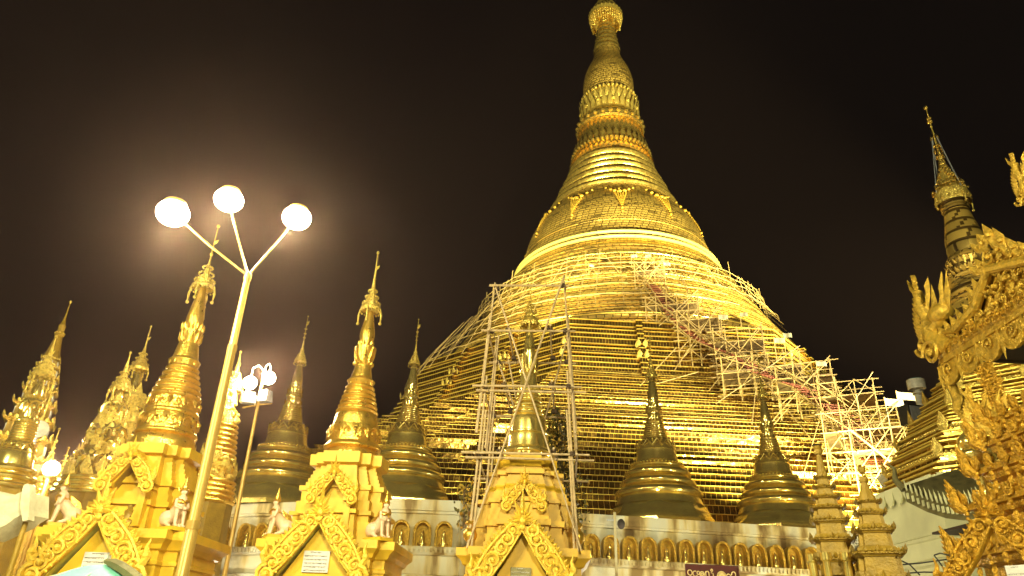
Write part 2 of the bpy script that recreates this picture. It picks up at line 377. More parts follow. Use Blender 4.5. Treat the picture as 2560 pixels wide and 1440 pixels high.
# ================================================================== the great stupa
TH = R(3)
def great_stupa():
    T = thing('pagoda', 'enormous golden pagoda with a tall ringed spire and stepped terraces, towering behind everything', 'pagoda', (AX, AY, 0))
    n = 96
    rnd = random.Random(3)
    # lower terraces: square plan with stepped corners
    mb = MB(); rows = []; mis = []; N = 33; z = 5.9; zt = 21.9; a0_, a1_ = 50.6, 26.6
    h = (zt-z)/N
    def row(a, zz): rows.append([(x, y, zz) for x, y, _ in redent(a, 0.43, 5, TH)])
    for i in range(N):
        t = i/N; a = a0_+(a1_-a0_)*(t**0.93); an = a0_+(a1_-a0_)*(((i+1)/N)**0.93)
        tilt = rnd.choice((0.0, 0.0, 0.03, 0.06, 0.10, 0.16)); hh = h
        if i in (3, 10, 11, 17, 18, 19, 23, 24): tilt = -0.22
        row(a, z); mis.append(0)
        row(a-tilt*hh*2, z+hh*.94); mis.append(1)
        row(a-tilt*hh*2+0.06, z+hh*.945); mis.append(1)
        row(a-tilt*hh*2+0.06, z+hh); mis.append(0)
        z += h
    row(a1_, z); mis.append(0); row(a1_-3, z+0.01)
    mb.loft(rows, mis=mis); mb.build('square_terraces', ['plate', 'lip'], T, sharp=20)
    # octagonal terraces with projecting ribs
    mb = MB(); rows = []; mis = []
    def orow(a, zz, m): rows.append([(x, y, zz) for x, y, _ in octa(a, TH, rib=0.45)]); mis.append(m)
    z = 21.8; a = 26.4
    N = 12; h = (28.6-z)/N
    for i in range(N):
        a = 26.4-3.3*i/N; an = 26.4-3.3*(i+1)/N
        k = 0.9 if i in (4, 6, 10) else rnd.choice((0.0, 0.05, 0.1))
        orow(a, z, 0); orow(a-k*0.28, z+h*.88, 1); orow(a-k*.28+0.07, z+h*.9, 1); orow(a-k*.28+0.07, z+h, 0); z += h
    orow(23.0, z, 0); orow(20.0, z+0.02, 0)
    mb.loft(rows, mis=mis); mb.build('octagonal_terraces', ['plate', 'lip'], T, sharp=20)
    # flame antefixes along the octagon
    for zz, aa in ((24.1, 25.6), (25.4, 24.9)):
        for x, y, _ in octa(aa, TH, rib=0.45):
            if y < 4: MB().spike((x, y, zz), (x*1.004, y*1.004, zz+0.7), 0.45, 0.12, (x, y, 0)).build('antefix', 'orn', T)
    # circular terraces
    mb = MB(); prof = []; mis = []
    zs = [(28.3, 22.6), (29.6, 22.0), (31.2, 20.9), (33.4, 19.4), (36.0, 17.8), (38.6, 16.3), (41.2, 14.8), (42.4, 13.9)]
    def rad(zz):
        for (za, ra), (zb, rb) in zip(zs, zs[1:]):
            if zz <= zb: return ra+(rb-ra)*(zz-za)/(zb-za)
        return zs[-1][1]
    z = 28.3; N = 20; h = (42.3-28.3)/N
    for i in range(N):
        r = rad(z); r2 = rad(z+h); k = rnd.choice((0.1, 0.3, 0.5))
        big = i % 5 == 2
        for (dz, rr, m) in (((0, r, 0), (.5, r+(.28 if big else .04), 0), (.8, r+(.3 if big else 0)-(r-r2)*k, 1 if big else 0), (.9, r+0.1, 1), (1.0, r+0.06, 0))):
            prof.append((z+h*dz, rr)); mis.append(m)
        z += h
    prof.append((42.3, 13.9)); mb.lathe(prof, n, mis=mis); mb.build('circular_terraces', ['brickgold', 'lip'], T)
    # bell
    pb = smoothp([(42.2, 14.0), (43.0, 13.6), (43.8, 13.25), (45.86, 12.6), (47.7, 12.15), (49.6, 11.65), (51.6, 10.7), (53.07, 9.6), (54.6, 8.7)], 4)
    mb = MB(); mb.lathe(pb, n); mb.build('bell', 'brickgold', T)
    mb = MB(); mb.torus((0, 0), 13.40, 0.20, n, 8, z=44.6); mb.torus((0, 0), 13.62, 0.20, n, 8, z=43.8); mb.build('bell_band', mat('bright_band_gold', (1.0, 0.78, 0.20), 0.35, 0.3, var=0.1, bump=0), T)
    mb = MB(); mb.torus((0, 0), 12.36, 0.05, n, 6, z=46.9); mb.build('bell_groove_ring', 'brickgold', T)
    for k in range(12):
        a = -pi/2+R(-4)+2*pi*k/12
        if sin(a) > 0.35: continue
        mb = MB(); d = Vector((cos(a), sin(a), 0)); sdv = Vector((-sin(a), cos(a), 0))
        def rb_(zz):
            for (za, ra), (zb, rb) in zip(pb, pb[1:]):
                if zz <= zb: return ra+(rb-ra)*(zz-za)/(zb-za)
            return 8.5
        def pt(zz, s_): return d*(rb_(zz)+0.12)+sdv*s_+Vector((0, 0, zz))
        for s_, zz, r_ in ((-.65, 52.2, .30), (-.1, 52.0, .36), (.55, 52.2, .30), (-1.1, 52.7, .24), (1.1, 52.7, .24), (0, 52.8, .28), (-1.7, 53.1, .16), (1.7, 53.1, .16)): mb.ball(pt(zz, s_), r_, 7, 5, sc=(1, 1, .8))
        for i in range(9):
            zz = 51.6-i*0.30; wd = 0.66*(1-i/9.5)
            for j in range(-2, 3): mb.ball(pt(zz, j*wd/2), 0.14*(1-.05*i), 5, 4)
        mb.ball(pt(48.7, 0), 0.20, 6, 5); mb.ball(pt(48.2, 0), 0.13, 6, 5)
        mb.build('bell_garland', 'eave', T)
    # ringed neck above the bell
    mb = MB(); pr = [(54.5, 8.75)]
    Rz = [(54.6, 8.75), (56.0, 8.05), (57.4, 7.55), (58.9, 6.95), (60.2, 6.4), (61.6, 5.95), (63.2, 5.5)]
    for (za, ra), (zb, rb) in zip(Rz, Rz[1:]):
        pr += [(za, ra), (za+(zb-za)*.12, ra+.12), (za+(zb-za)*.28, ra+.22), (za+(zb-za)*.44, ra+.14), (za+(zb-za)*.52, ra-.15), (za+(zb-za)*.56, rb+(ra-rb)*.45-.2), (zb-.05, rb-.05)]
    mi = []
    for i in range(len(pr)-1):
        j = (i-1) % 7; mi.append(1 if j in (0, 1, 2) and i > 0 else 0)
    mb.lathe(pr, n, mis=mi); mb.build('ringed_spire', ['brickgold', 'bright'], T)
    # lotus petals below
    mb = MB(); pl = smoothp([(63.2, 5.3), (64.0, 5.45), (65.2, 5.3), (66.6, 4.9), (68.4, 4.6), (69.3, 4.5)], 3)
    mb.lathe(pl, 64)
    petals(mb, 64.3, 5.35, 63.0, 6.1, 44, .75, .2); beads(mb, 64.6, 5.6, 52, .26); petals(mb, 64.9, 5.4, 66.7, 5.25, 36, .8, .16)
    mb.build('drooping_lotus_petals', 'bright', T)
    mb = MB(); mb.lathe([(69.2, 4.5), (69.6, 4.75), (70.0, 4.85), (70.4, 4.75), (70.8, 4.5)], 64)
    beads(mb, 70.0, 4.85, 26, .34); mb.torus((0, 0), 4.85, .12, 64, 6, z=69.3); petals(mb, 69.0, 4.6, 68.2, 4.95, 40, .5, .12); mb.build('globe_band', 'bright', T)
    mb = MB(); mb.lathe(smoothp([(70.7, 4.4), (71.6, 4.1), (73.2, 4.0), (74.6, 4.1), (75.2, 4.0)], 3), 64)
    petals(mb, 71.6, 4.2, 73.8, 4.45, 30, .8, .16); petals(mb, 73.2, 4.1, 74.9, 4.55, 30, .6, .14, a0=.1); beads(mb, 75.3, 4.05, 40, .26); beads(mb, 72.6, 4.3, 12, .3)
    mb.build('rising_lotus_petals', 'orn', T)
    # banana bud
    mb = MB(); mb.lathe(smoothp([(75.3, 3.6), (76.5, 3.78), (77.8, 3.84), (79.2, 3.74), (80.6, 3.45), (82, 2.95), (83.3, 2.4), (84.6, 2.02), (85.4, 1.9)], 4), 64)
    mb.build('banana_bud', 'brickgold', T)
    mb = MB(); mb.lathe(rings(85.3, 2.0, 93.5, .8, 8, .06), 40); mb.build('neck_rings', 'bright', T)
    # umbrella crown
    mb = MB(); mb.lathe([(92.7, 2.72), (93.4, 2.75), (93.5, 2.35), (94.3, 2.3), (94.4, 1.95), (95.3, 1.85), (95.4, 1.5), (96.4, 1.35), (96.5, 1.0), (97.6, .85), (98.6, .5), (100.5, .15)], 48)
    mb.lathe([(92.7, 2.72), (92.9, 2.5), (94, 1.2), (95, .8)], 48)
    for k in range(40):
        a = 2*pi*k/40; L_ = random.uniform(.8, 2.6)
        for j in range(6): mb.ball(((2.62-.12*j*L_/3)*cos(a), (2.62-.12*j*L_/3)*sin(a), 92.6-j*L_/5), random.uniform(.1, .2), 5, 4)
    for k in range(26):
        a = 2*pi*k/26; mb.spike((2.7*cos(a), 2.7*sin(a), 93.3), (2.78*cos(a), 2.78*sin(a), 93.65), .3, .08, (cos(a), sin(a), 0))
    for k in range(40):
        a = random.uniform(0, 2*pi); zz = random.uniform(94, 97); mb.ball(((2.5-(zz-93)*.45)*cos(a), (2.5-(zz-93)*.45)*sin(a), zz), .2, 5, 4)
    mb.build('umbrella_crown', 'orn', T)
great_stupa()

# ------------------------------------------------------------------ white terrace wall with niches
WT = 6.0
wpts = [(-60, 62), (-34, 44.5), (-22.5, 35.6), (-16.9, 31.7), (-10.1, 28.2), (-7.4, 27.2), (-6.9, 26.2), (-3.98, 25.85), (-1.6, 25.9), (-1.1, 27.15), (1.17, 27.36), (14.58, 29.8), (26, 31.8), (60, 38)]
def wall():
    T = thing('terrace_wall', 'long stained white terrace wall with a row of small golden arched niches', 'wall', (0, 0, 0))
    mb = MB()
    P = [Vector((x, y, 0)) for x, y in wpts]
    nr = []
    for i in range(len(P)):
        d = (P[min(i+1, len(P)-1)]-P[max(i-1, 0)]).normalized(); nr.append(Vector((d.y, -d.x, 0)))
    # section: (offset outwards, z)
    sec = [(0.55, 0), (0.55, 2.2), (0.40, 2.25), (0.40, 3.35), (0.5, 3.4), (0.5, 3.5), (0.30, 3.55), (0.30, 4.12), (0.52, 4.16), (0.60, 4.3), (0.60, 4.40), (0.0, 4.42), (0.0, 5.52), (0.08, 5.54), (0.08, 5.62), (0.13, 5.64), (0.13, WT), (-40, WT+.002)]
    rows = [[P[i]+nr[i]*o+Vector((0, 0, z)) for i in range(len(P))] for o, z in sec]
    n = len(P); vs = [p for r_ in rows for p in r_]
    fs = [(j*n+i, j*n+i+1, (j+1)*n+i+1, (j+1)*n+i) for j in range(len(sec)-1) for i in range(n-1)]
    mb.add(vs, fs); mb.build('masonry', 'wall', T, sharp=15)
    # beaded rail below the niches
    mb = MB()
    for i in range(n-1):
        a, b = P[i]+nr[i]*.62, P[i+1]+nr[i+1]*.62; L_ = (b-a).length
        if a.y > 40: continue
        d = (b-a)/L_
        for k in range(int(L_/0.16)):
            q = a+d*(k*.16); mb.box((q.x, q.y, 4.28), (0.07, 0.07, 0.14), math.atan2(d.y, d.x))
    mb.build('beaded_rail', 'wall', T)
    # niches
    s0 = 0.0
    proto = None
    for i in range(n-1):
        a, b = P[i], P[i+1]; L_ = (b-a).length; d = (b-a).normalized(); nn = Vector((d.y, -d.x, 0))
        if L_ < 1.4 or a.y > 40: continue
        cnt = int((L_-.1)/0.735)
        for k in range(cnt):
            q = a+d*((L_-(cnt-1)*.735)/2+k*.735)
            if q.x > 19 or q.x < -27: continue
            if proto is None:
                mb = MB(); w_, h_ = .29, .80; seg = 10
                arch = [(-w_, 0), (-w_, h_-w_)]+[(-w_*cos(pi*j/seg), h_-w_+w_*1.1*sin(pi*j/seg)) for j in range(1, seg)]+[(w_, h_-w_), (w_, 0)]
                inn = [(x*.8, z_*.93) for x, z_ in arch]
                A = [(x, -.34, z_) for x, z_ in arch]; B = [(x, 0.0, z_) for x, z_ in arch]; C_ = [(x, -.34, z_) for x, z_ in inn]; D_ = [(x, -.04, z_) for x, z_ in inn]
                m_ = len(arch); vs = A+B+C_+D_
                fs = [(j, j+1, m_+j+1, m_+j) for j in range(m_-1)]+[(j, 2*m_+j, 2*m_+j+1, j+1) for j in range(m_-1)]+[(2*m_+j, 3*m_+j, 3*m_+j+1, 2*m_+j+1) for j in range(m_-1)]+[tuple(3*m_+j for j in range(m_))]
                mb.add(vs, fs)
                mb.tube([(x, -.35, z_) for x, z_ in arch], .02, 5)
                proto = mb.build('niche', 'eave', T)
                fg = MB(); fg.lathe([(0.0, .15), (.1, .15), (.14, .1), (.3, .09), (.36, .06), (.40, .07), (.48, .06), (.54, .02)], 10, c=(0, -.17)); fg.ball((0, -.19, .1), .12, 8, 5, sc=(1.4, 1, .6)); fg.build('seated_figure', 'polish', proto)
                o = proto
            else:
                o = proto.copy(); COL.objects.link(o); o.parent = T
                f = proto.children[0].copy(); COL.objects.link(f); f.parent = o
            o.location = (q.x, q.y, 4.42); o.rotation_euler = (0, 0, math.atan2(d.y, d.x))
    return T
wall()

# ------------------------------------------------------------------ small polished stupas on the wall
def small_stupa():
    X, Y = axis(1649, 1275, 31.5)
    def q(y, hw): return zr(X, Y, y, hw)
    zb = WT
    T = thing('small_stupa', '', 'stupa', (X, Y, zb))
    def P(lst): return [(q(y, h)[0]-zb, q(y, h)[1]) for y, h in lst]
    r = lambda y, h: (q(y, h)[0]-zb, q(y, h)[1])
    # octagonal plinth
    mb = MB(); rows = []
    for z, rr in [(0, 2.30), (.18, 2.30), (.2, 2.22), (.34, 2.2), (.42, 2.12), (.62, 2.02), (.8, 1.95), (.86, 1.9)]:
        rows.append([(rr*cos(pi/8+pi*k/4), rr*sin(pi/8+pi*k/4), z) for k in range(8)])
    mb.loft(rows, close_top=True); mb.build('octagonal_plinth', 'polish', T)
    mb = MB(); pr = [(.84, 1.86)]
    for (ya, ha), (yb, hb) in (((1247, 106), (1222, 90)), ((1222, 90), (1198, 77)), ((1198, 77), (1176, 69))):
        za, ra = r(ya, ha); zb_, rb = r(yb, hb); dz = zb_-za
        pr += [(za, ra*.95)]+[(za+dz*(.03+.90*u), ra+(rb-ra)*u+.16*sin(pi*u)) for u in (0, .12, .25, .4, .55, .7, .85, 1)]+[(za+dz*.96, rb-.04)]
    mb.lathe(pr, 48); mb.build('ringed_base', 'polish', T)
    mb = MB(); z1, r1 = r(1176, 67); z2, r2 = r(1158, 54)
    mb.lathe([(z1, r1*.97), (z1+.03, r1), (z1+.1, r1+.02), (z1+.14, r1*.96), (z1+.2, r1*.95), ((z1+z2)/2, r1*.94), ((z1+z2)/2+.05, r1*.9), (z2, r2)], 48)
    beads(mb, z1+.2, r1*.965, 44, .045); mb.build('beaded_collar', 'polish', T)
    mb = MB(); mb.lathe(smoothp(P([(1158, 53), (1140, 49), (1131, 48)]), 3)+[(r(1131, 48)[0]+.02, r(1131, 49.5)[1]), (r(1128, 48)[0], r(1131, 49)[1])]+smoothp(P([(1128, 47), (1116, 44), (1105, 38), (1099, 32)]), 3), 48)
    mb.build('bell', 'polish', T)
    mb = MB(); z1, r1 = r(1122, 46.5); z2, r2 = r(1104, 37)
    for k in range(12):
        a = 2*pi*k/12; a2 = a+pi/12
        mb.tube([((r1+.03)*cos(a2), (r1+.03)*sin(a2), z2-.05), ((r1+.03)*cos(a), (r1+.03)*sin(a), z1), ((r1+.03)*cos(a-pi/12), (r1+.03)*sin(a-pi/12), z2-.05)], .028, 5)
        mb.ball(((r2+.1)*cos(a), (r2+.1)*sin(a), z2-.03), .05, 6, 4)
    mb.build('zigzag_garland', 'polish', T)
    mb = MB(); za, ra = r(1099, 30); zb_, rb = r(1062, 22)
    mb.lathe(rings(za, ra, zb_, rb, 7, .10), 40); mb.build('ringed_spire', 'polish', T)
    mb = MB(); pr = P([(1062, 22), (1058, 24), (1054, 18), (1044, 16), (1034, 17), (1031, 20), (1027, 20), (1024, 16), (1012, 14), (1004, 16)])
    mb.lathe(pr, 32)
    z1, r1 = r(1056, 21); petals(mb, z1+.02, r1*.9, z1+.32, r1*1.02, 14, .14, .04); z1, r1 = r(1029, 19); beads(mb, z1, r1, 16, .04); petals(mb, z1+.04, r1*.85, z1+.36, r1*1.0, 12, .13, .04)
    mb.build('lotus_collar', 'polish', T)
    mb = MB(); mb.lathe(smoothp(P([(1005, 12), (998, 13.5), (988, 13), (972, 10.5), (958, 8.2), (946, 7)]), 3), 28); mb.build('banana_bud', 'polish', T)
    mb = MB(); pr = P([(946, 13), (943, 15.5), (939, 14.5), (938, 11.5), (931, 11), (930, 8.5), (922, 7.6), (921, 5.5), (911, 4.6), (910, 3.2), (898, 2.2), (888, 1.2), (828, .7)])
    mb.lathe(pr, 20); z1, r1 = r(942, 15)
    for k in range(14):
        a = 2*pi*k/14
        mb.ball((r1*cos(a), r1*sin(a), z1-.14), .035, 5, 4); mb.ball((r1*.8*cos(a), r1*.8*sin(a), z1+.1), .035, 5, 4); mb.ball((r1*.6*cos(a), r1*.6*sin(a), z1+.28), .03, 5, 4)
    for y_ in (882, 872, 860): zq, _ = r(y_, 1); mb.ball((0, 0, zq), .06, 6, 4, sc=(1.3, 1.3, .6))
    zq, _ = r(846, 1); mb.spike((0, 0, zq-.1), (.12, 0, zq+.14), .14, .02, (0, 1, 0)); zq, _ = r(828, 1); mb.ball((0, 0, zq), .04, 6, 4)
    mb.build('umbrella_finial', 'orn', T)
    return T
P0 = small_stupa(); grp = 'polished small stupas along the wall'
P0['label'] = 'polished dark-gold small stupa on the wall top just right of the scaffolded shrine'; P0['group'] = grp
P0.rotation_euler = (0, 0, R(8)); P0.scale = (1, 1, 1)
def putS(px, py, D, lab, sc, rz=0):
    x, y = axis(px, py, D); return dup(P0, (x, y, WT), rz, lab, grp, sc)
putS(1946, 1290, 33.3, 'polished dark-gold small stupa on the wall top nearest the two ochre tiered towers', .90, R(5))
putS(1003, 1248, 28.6, 'polished small stupa between the middle yellow shrine and the bamboo-caged shrine', .90, R(10))
putS(690, 1255, 31.0, 'polished small stupa between the slim floodlight pole and the middle yellow shrine', .96, R(-15))

# ------------------------------------------------------------------ yellow shrines in front
def carved_gable(parent, ax_, az_, fx, fz, wd, y0, name='gable_carving', mats='carve', nsc=5, seed=1, curl=0.10):
    """two carved boards from apex (ax_,az_) down to feet (+-fx,fz), in the plane y=y0 facing -y"""
    rnd = random.Random(seed)
    for sgn in (-1, 1):
        mb = MB(); pts = []; n = 14
        for i in range(n+1):
            t = i/n
            x = fx*t+curl*sin(pi*t)*-1.0*(fx*.25)+0.0; z = az_+(fz-az_)*t-curl*(az_-fz)*sin(pi*t)*.35
            pts.append(Vector((sgn*x, y0, z)))
        def nrm_(i):
            d = (pts[min(i+1, n)]-pts[max(i-1, 0)]).normalized(); return Vector((-d.z*sgn*-1, 0, d.x*sgn*-1*-1)) if False else Vector((sgn*abs(d.z), 0, abs(d.x)))
        ins = [p for p in pts]; out = [pts[i]+nrm_(i)*wd*(0.75+.35*sin(pi*i/n)) for i in range(n+1)]
        outline = ins+out[::-1]
        mb.extrude2d([p+Vector((0, .0, 0)) for p in outline], None, None, (0, 1, 0), .10)
        ex = Vector((1, 0, 0)); ez = Vector((0, 0, 1)); yo = Vector((0, -.02, 0)); k = wd
        # rim beads
        mb.tube([p+yo for p in ins], .022*k/.3, 5); mb.tube([p+yo for p in out], .03*k/.3, 5)
        for j in range(nsc):
            t = (j+.55)/nsc; i = int(t*n); c = pts[i]+nrm_(i)*wd*.5
            rr = wd*(.40+.1*t)
            mb.spiral(c+yo*1.5, rr, ex, ez, 1.5, .035*k/.3, a0=rnd.uniform(0, 6), cw=(1 if j % 2 else -1)*sgn)
            for q in range(6):
                a = rnd.uniform(0, 2*pi); c2 = c+ex*rr*1.05*cos(a)+ez*rr*1.05*sin(a)
                mb.spike(c2+yo, c2+ex*rr*.45*cos(a+.6)+ez*rr*.45*sin(a+.6)+yo*2, rr*.4, .03, (0, -1, 0))
            # leaf tongues on outer edge
            for q in (-.35, 0, .35):
                i2 = min(n, max(0, int((t+q/nsc)*n))); b = out[i2]; dn = nrm_(i2)
                mb.spike(b-dn*.02, b+dn*wd*.30+ez*wd*.12, wd*.28, .04, (0, -1, 0))
        # foot volute + upright horn
        c = pts[-1]+Vector((sgn*wd*.25, 0, wd*.1)); mb.spiral(c+yo*2, wd*.62, ex, ez, 1.7, .05*k/.3, a0=pi/2, cw=-sgn)
        mb.ball(c, wd*.35, 8, 5, sc=(1, .25, 1))
        h = out[-2]; mb.tube([h, h+Vector((sgn*wd*.25, 0, wd*.4)), h+Vector((sgn*wd*.1, 0, wd*.9)), h+Vector((sgn*wd*.22, 0, wd*1.35))], [.07*k/.3, .06*k/.3, .035*k/.3, .008], 6)
        mb.ball(h+Vector((sgn*wd*.2, 0, wd*.45)), .08*k/.3, 6, 4)
        mb.build(name, mats, parent)
    # apex flower
    mb = MB(); c = Vector((0, y0-.03, az_+wd*.55))
    for k_ in range(9):
        a = pi/2+(k_-4)*.42; L_ = wd*(2.0 if k_ == 4 else (1.35 if abs(k_-4) == 1 else .85-.05*abs(k_-4))); d = Vector((cos(a), 0, sin(a)))
        mb.spike(c, c+d*L_, wd*.32, .06, (0, -1, 0))
    mb.ball(c, wd*.26, 8, 6, sc=(1, .6, 1)); mb.ball(c-Vector((0, .02, wd*.4)), wd*.2, 8, 6, sc=(1, .6, 1)); mb.ball(c+Vector((0, -.03, wd*.45)), wd*.14, 8, 6)
    mb.build('gable_crest', mats, parent)

def plaque(parent, x, y, z, w_, h_, seed, dark=False):
    p = MB().box((x, y, z), (w_, .03, h_)).build('inscription_plaque', 'plaque' if not dark else 'roofd', parent)
    rnd = random.Random(seed); mb = MB(); rows = max(4, int(h_/.06))
    for r_ in range(rows):
        zz = z+h_*.42-h_*.84*r_/(rows-1); xx = x-w_*.43
        if r_ == 0: xx = x-w_*.2
        end = x+w_*.43 if r_ else x+w_*.2
        while xx < end:
            k = rnd.uniform(.5, 1)*w_*.028
            mb.torus((0, 0), k, k*.25, 8, 3) if False else None
            pts = [(xx+k*cos(a), y-.02, zz+k*sin(a)) for a in [rnd.uniform(0, 1)+i*.9 for i in range(rnd.choice((4, 5, 6, 7)))]]
            mb.tube(pts, w_*.007, 3); xx += k*2.4
    mb.build('inscription_lettering', 'ink' if not dark else 'plaque', p)

def shrine(name, label, D, base, trace, ptrace, rz, podium=1.42, bodymat='paint', stupamat='gild', seed=1, portal=1.0, group='yellow shrines in front of the wall'):
    X, Y = axis(base[0], base[1], D)
    T = thing(name, label, 'shrine', (X, Y, 0), rz, group)
    r = lambda y, h: zr(X, Y, y, h)
    zc = r(base[1], 0)[0]                   # podium top
    # podium with cornice
    mb = MB(); rows = []
    for a, z in ((podium+.1, 0), (podium+.1, .5), (podium, .55), (podium, zc-.62), (podium+.03, zc-.6), (podium+.03, zc-.54), (podium+.0, zc-.52), (podium, zc-.36), (podium+.06, zc-.33), (podium+.10, zc-.25), (podium+.2, zc-.16), (podium+.2, zc-.0)):
        rows.append(redent(a, .80, 1, 0, (0, 0), z))
    mb.loft(rows, close_top=True); mb.build('podium', bodymat, T, sharp=20)
    # stepped body
    mb = MB(); rows = []; K = 0.94; tr = []
    for (ya, yb, ha, hb, ns) in trace:
        for q in range(ns):
            y1_, y2_ = ya+(yb-ya)*q/ns, ya+(yb-ya)*(q+1)/ns; hh = ha+(hb-ha)*(q/(ns-1) if ns > 1 else 0)
            for y_ in (y1_, y2_): z_, s_ = r(y_, hh); tr.append((z_, s_)); rows.append([(x, y, z_) for x, y, _ in redent(s_/K, .50, 2)])
    mb.loft(rows, close_top=True); mb.build('stepped_body', bodymat, T, sharp=15)
    ztop = tr[-1][0]
    return T, X, Y, zc, r

def niche_gable(T, zb, h, hw, y0, ydeep, wd, bodymat, inner='glass', fig=True, seed=2):
    """small arched dormer: two posts, dark recess, carved gable"""
    for s_ in (-1, 1):
        MB().box((s_*(hw+.06), (y0+ydeep)/2, zb+h*.30), (.13, ydeep-y0, h*.60)).box((s_*(hw+.06), y0-.01, zb+h*.62), (.19, .12, .08)).build('niche_post', bodymat, T)
    mb = MB(); H = h
    pr = [(-hw, zb), (hw, zb), (hw, zb+h*.6), (0, zb+h), (-hw, zb+h*.6)]
    n = 5
    # lining: back and reveal
    A = [(x, ydeep, z) for x, z in pr]; B = [(x, y0+.05, z) for x, z in pr]
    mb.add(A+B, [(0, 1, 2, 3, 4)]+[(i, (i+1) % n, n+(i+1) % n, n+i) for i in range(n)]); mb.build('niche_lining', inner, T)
    mb = MB()
    pr2 = [(-hw-.16, zb+h*.60), (-hw, zb+h*.6), (0, zb+h), (hw, zb+h*.6), (hw+.16, zb+h*.60), (0, zb+h*1.22)]
    n = 6; A = [(x, ydeep, z) for x, z in pr2]; B = [(x, y0, z) for x, z in pr2]
    mb.add(A+B, [tuple(range(n)), tuple(range(2*n-1, n-1, -1))]+[(i, (i+1) % n, n+(i+1) % n, n+i) for i in range(n)]); mb.build('niche_roof', bodymat, T)
    carved_gable(T, 0, zb+h*1.0, hw+.10, zb+h*.58, wd, y0-.08, seed=seed, nsc=3)
    if fig:
        f = MB(); c = (hw*.35, (y0+ydeep)/2)
        f.lathe([(zb, .16), (zb+.06, .17), (zb+.1, .12), (zb+.2, .08), (zb+.28, .10), (zb+.34, .05), (zb+.38, .06), (zb+.45, .06), (zb+.5, .03)], 10, c=c); f.ball((c[0], c[1]-.04, zb+.08), .15, 8, 5, sc=(1.2, .8, .5)); f.build('seated_figure', 'ochre', T)

def portal_front(T, zc, apexz, footz, halfw, y0, podium, bodymat, wd=.30, seed=5, inner='vault', plq=(0, .42, .34), dark=False):
    # gabled projection of the portal: two pillars, side walls, pediment wall and recess
    pl = .20
    for s_ in (-1, 1):
        mb = MB(); x = s_*(halfw-.02)
        mb.box((x, y0+.18, footz/2-.05), (.30, .34, footz-.1)).box((x, y0+.16, footz-.16), (.40, .42, .07)).box((x, y0+.16, footz-.08), (.46, .48, .08)).box((x, y0+.16, footz-.30), (.36, .38, .05))
        mb.build('portal_pillar', bodymat, T)
    yb = -podium+.05
    for s_ in (-1, 1):   # vault soffits, pale on the left slope
        mb = MB(); a = Vector((s_*(halfw+.08), 0, footz)); b = Vector((0, 0, apexz)); d = (b-a).normalized(); nn = Vector((s_*abs(d.z), 0, abs(d.x)))
        P4 = [a, b, b+nn*.0+Vector((0, 0, .14)), a+nn*.12]
        A = [Vector((p.x, y0+.10, p.z)) for p in P4]; B = [Vector((p.x, yb+.6, p.z)) for p in P4]
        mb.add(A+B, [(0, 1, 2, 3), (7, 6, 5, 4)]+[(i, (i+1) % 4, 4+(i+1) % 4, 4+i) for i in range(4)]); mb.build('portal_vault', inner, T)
    mb = MB().add([(-halfw, y0+.25, 0), (halfw, y0+.25, 0), (halfw, y0+.25, footz), (0, y0+.25, apexz-.02), (-halfw, y0+.25, footz)], [(0, 1, 2, 3, 4)])
    mb.add([(-halfw, y0+.30, 0), (halfw, y0+.30, 0), (halfw, y0+.30, footz), (0, y0+.30, apexz-.02), (-halfw, y0+.30, footz)], [(4, 3, 2, 1, 0)]); mb.build('tympanum', bodymat, T)
    plaque(T, plq[0], y0+.225, footz+.12+(apexz-footz)*.18, plq[1], plq[2], seed, dark)
    carved_gable(T, 0, apexz, halfw+.14, footz, wd, y0, seed=seed, nsc=6)

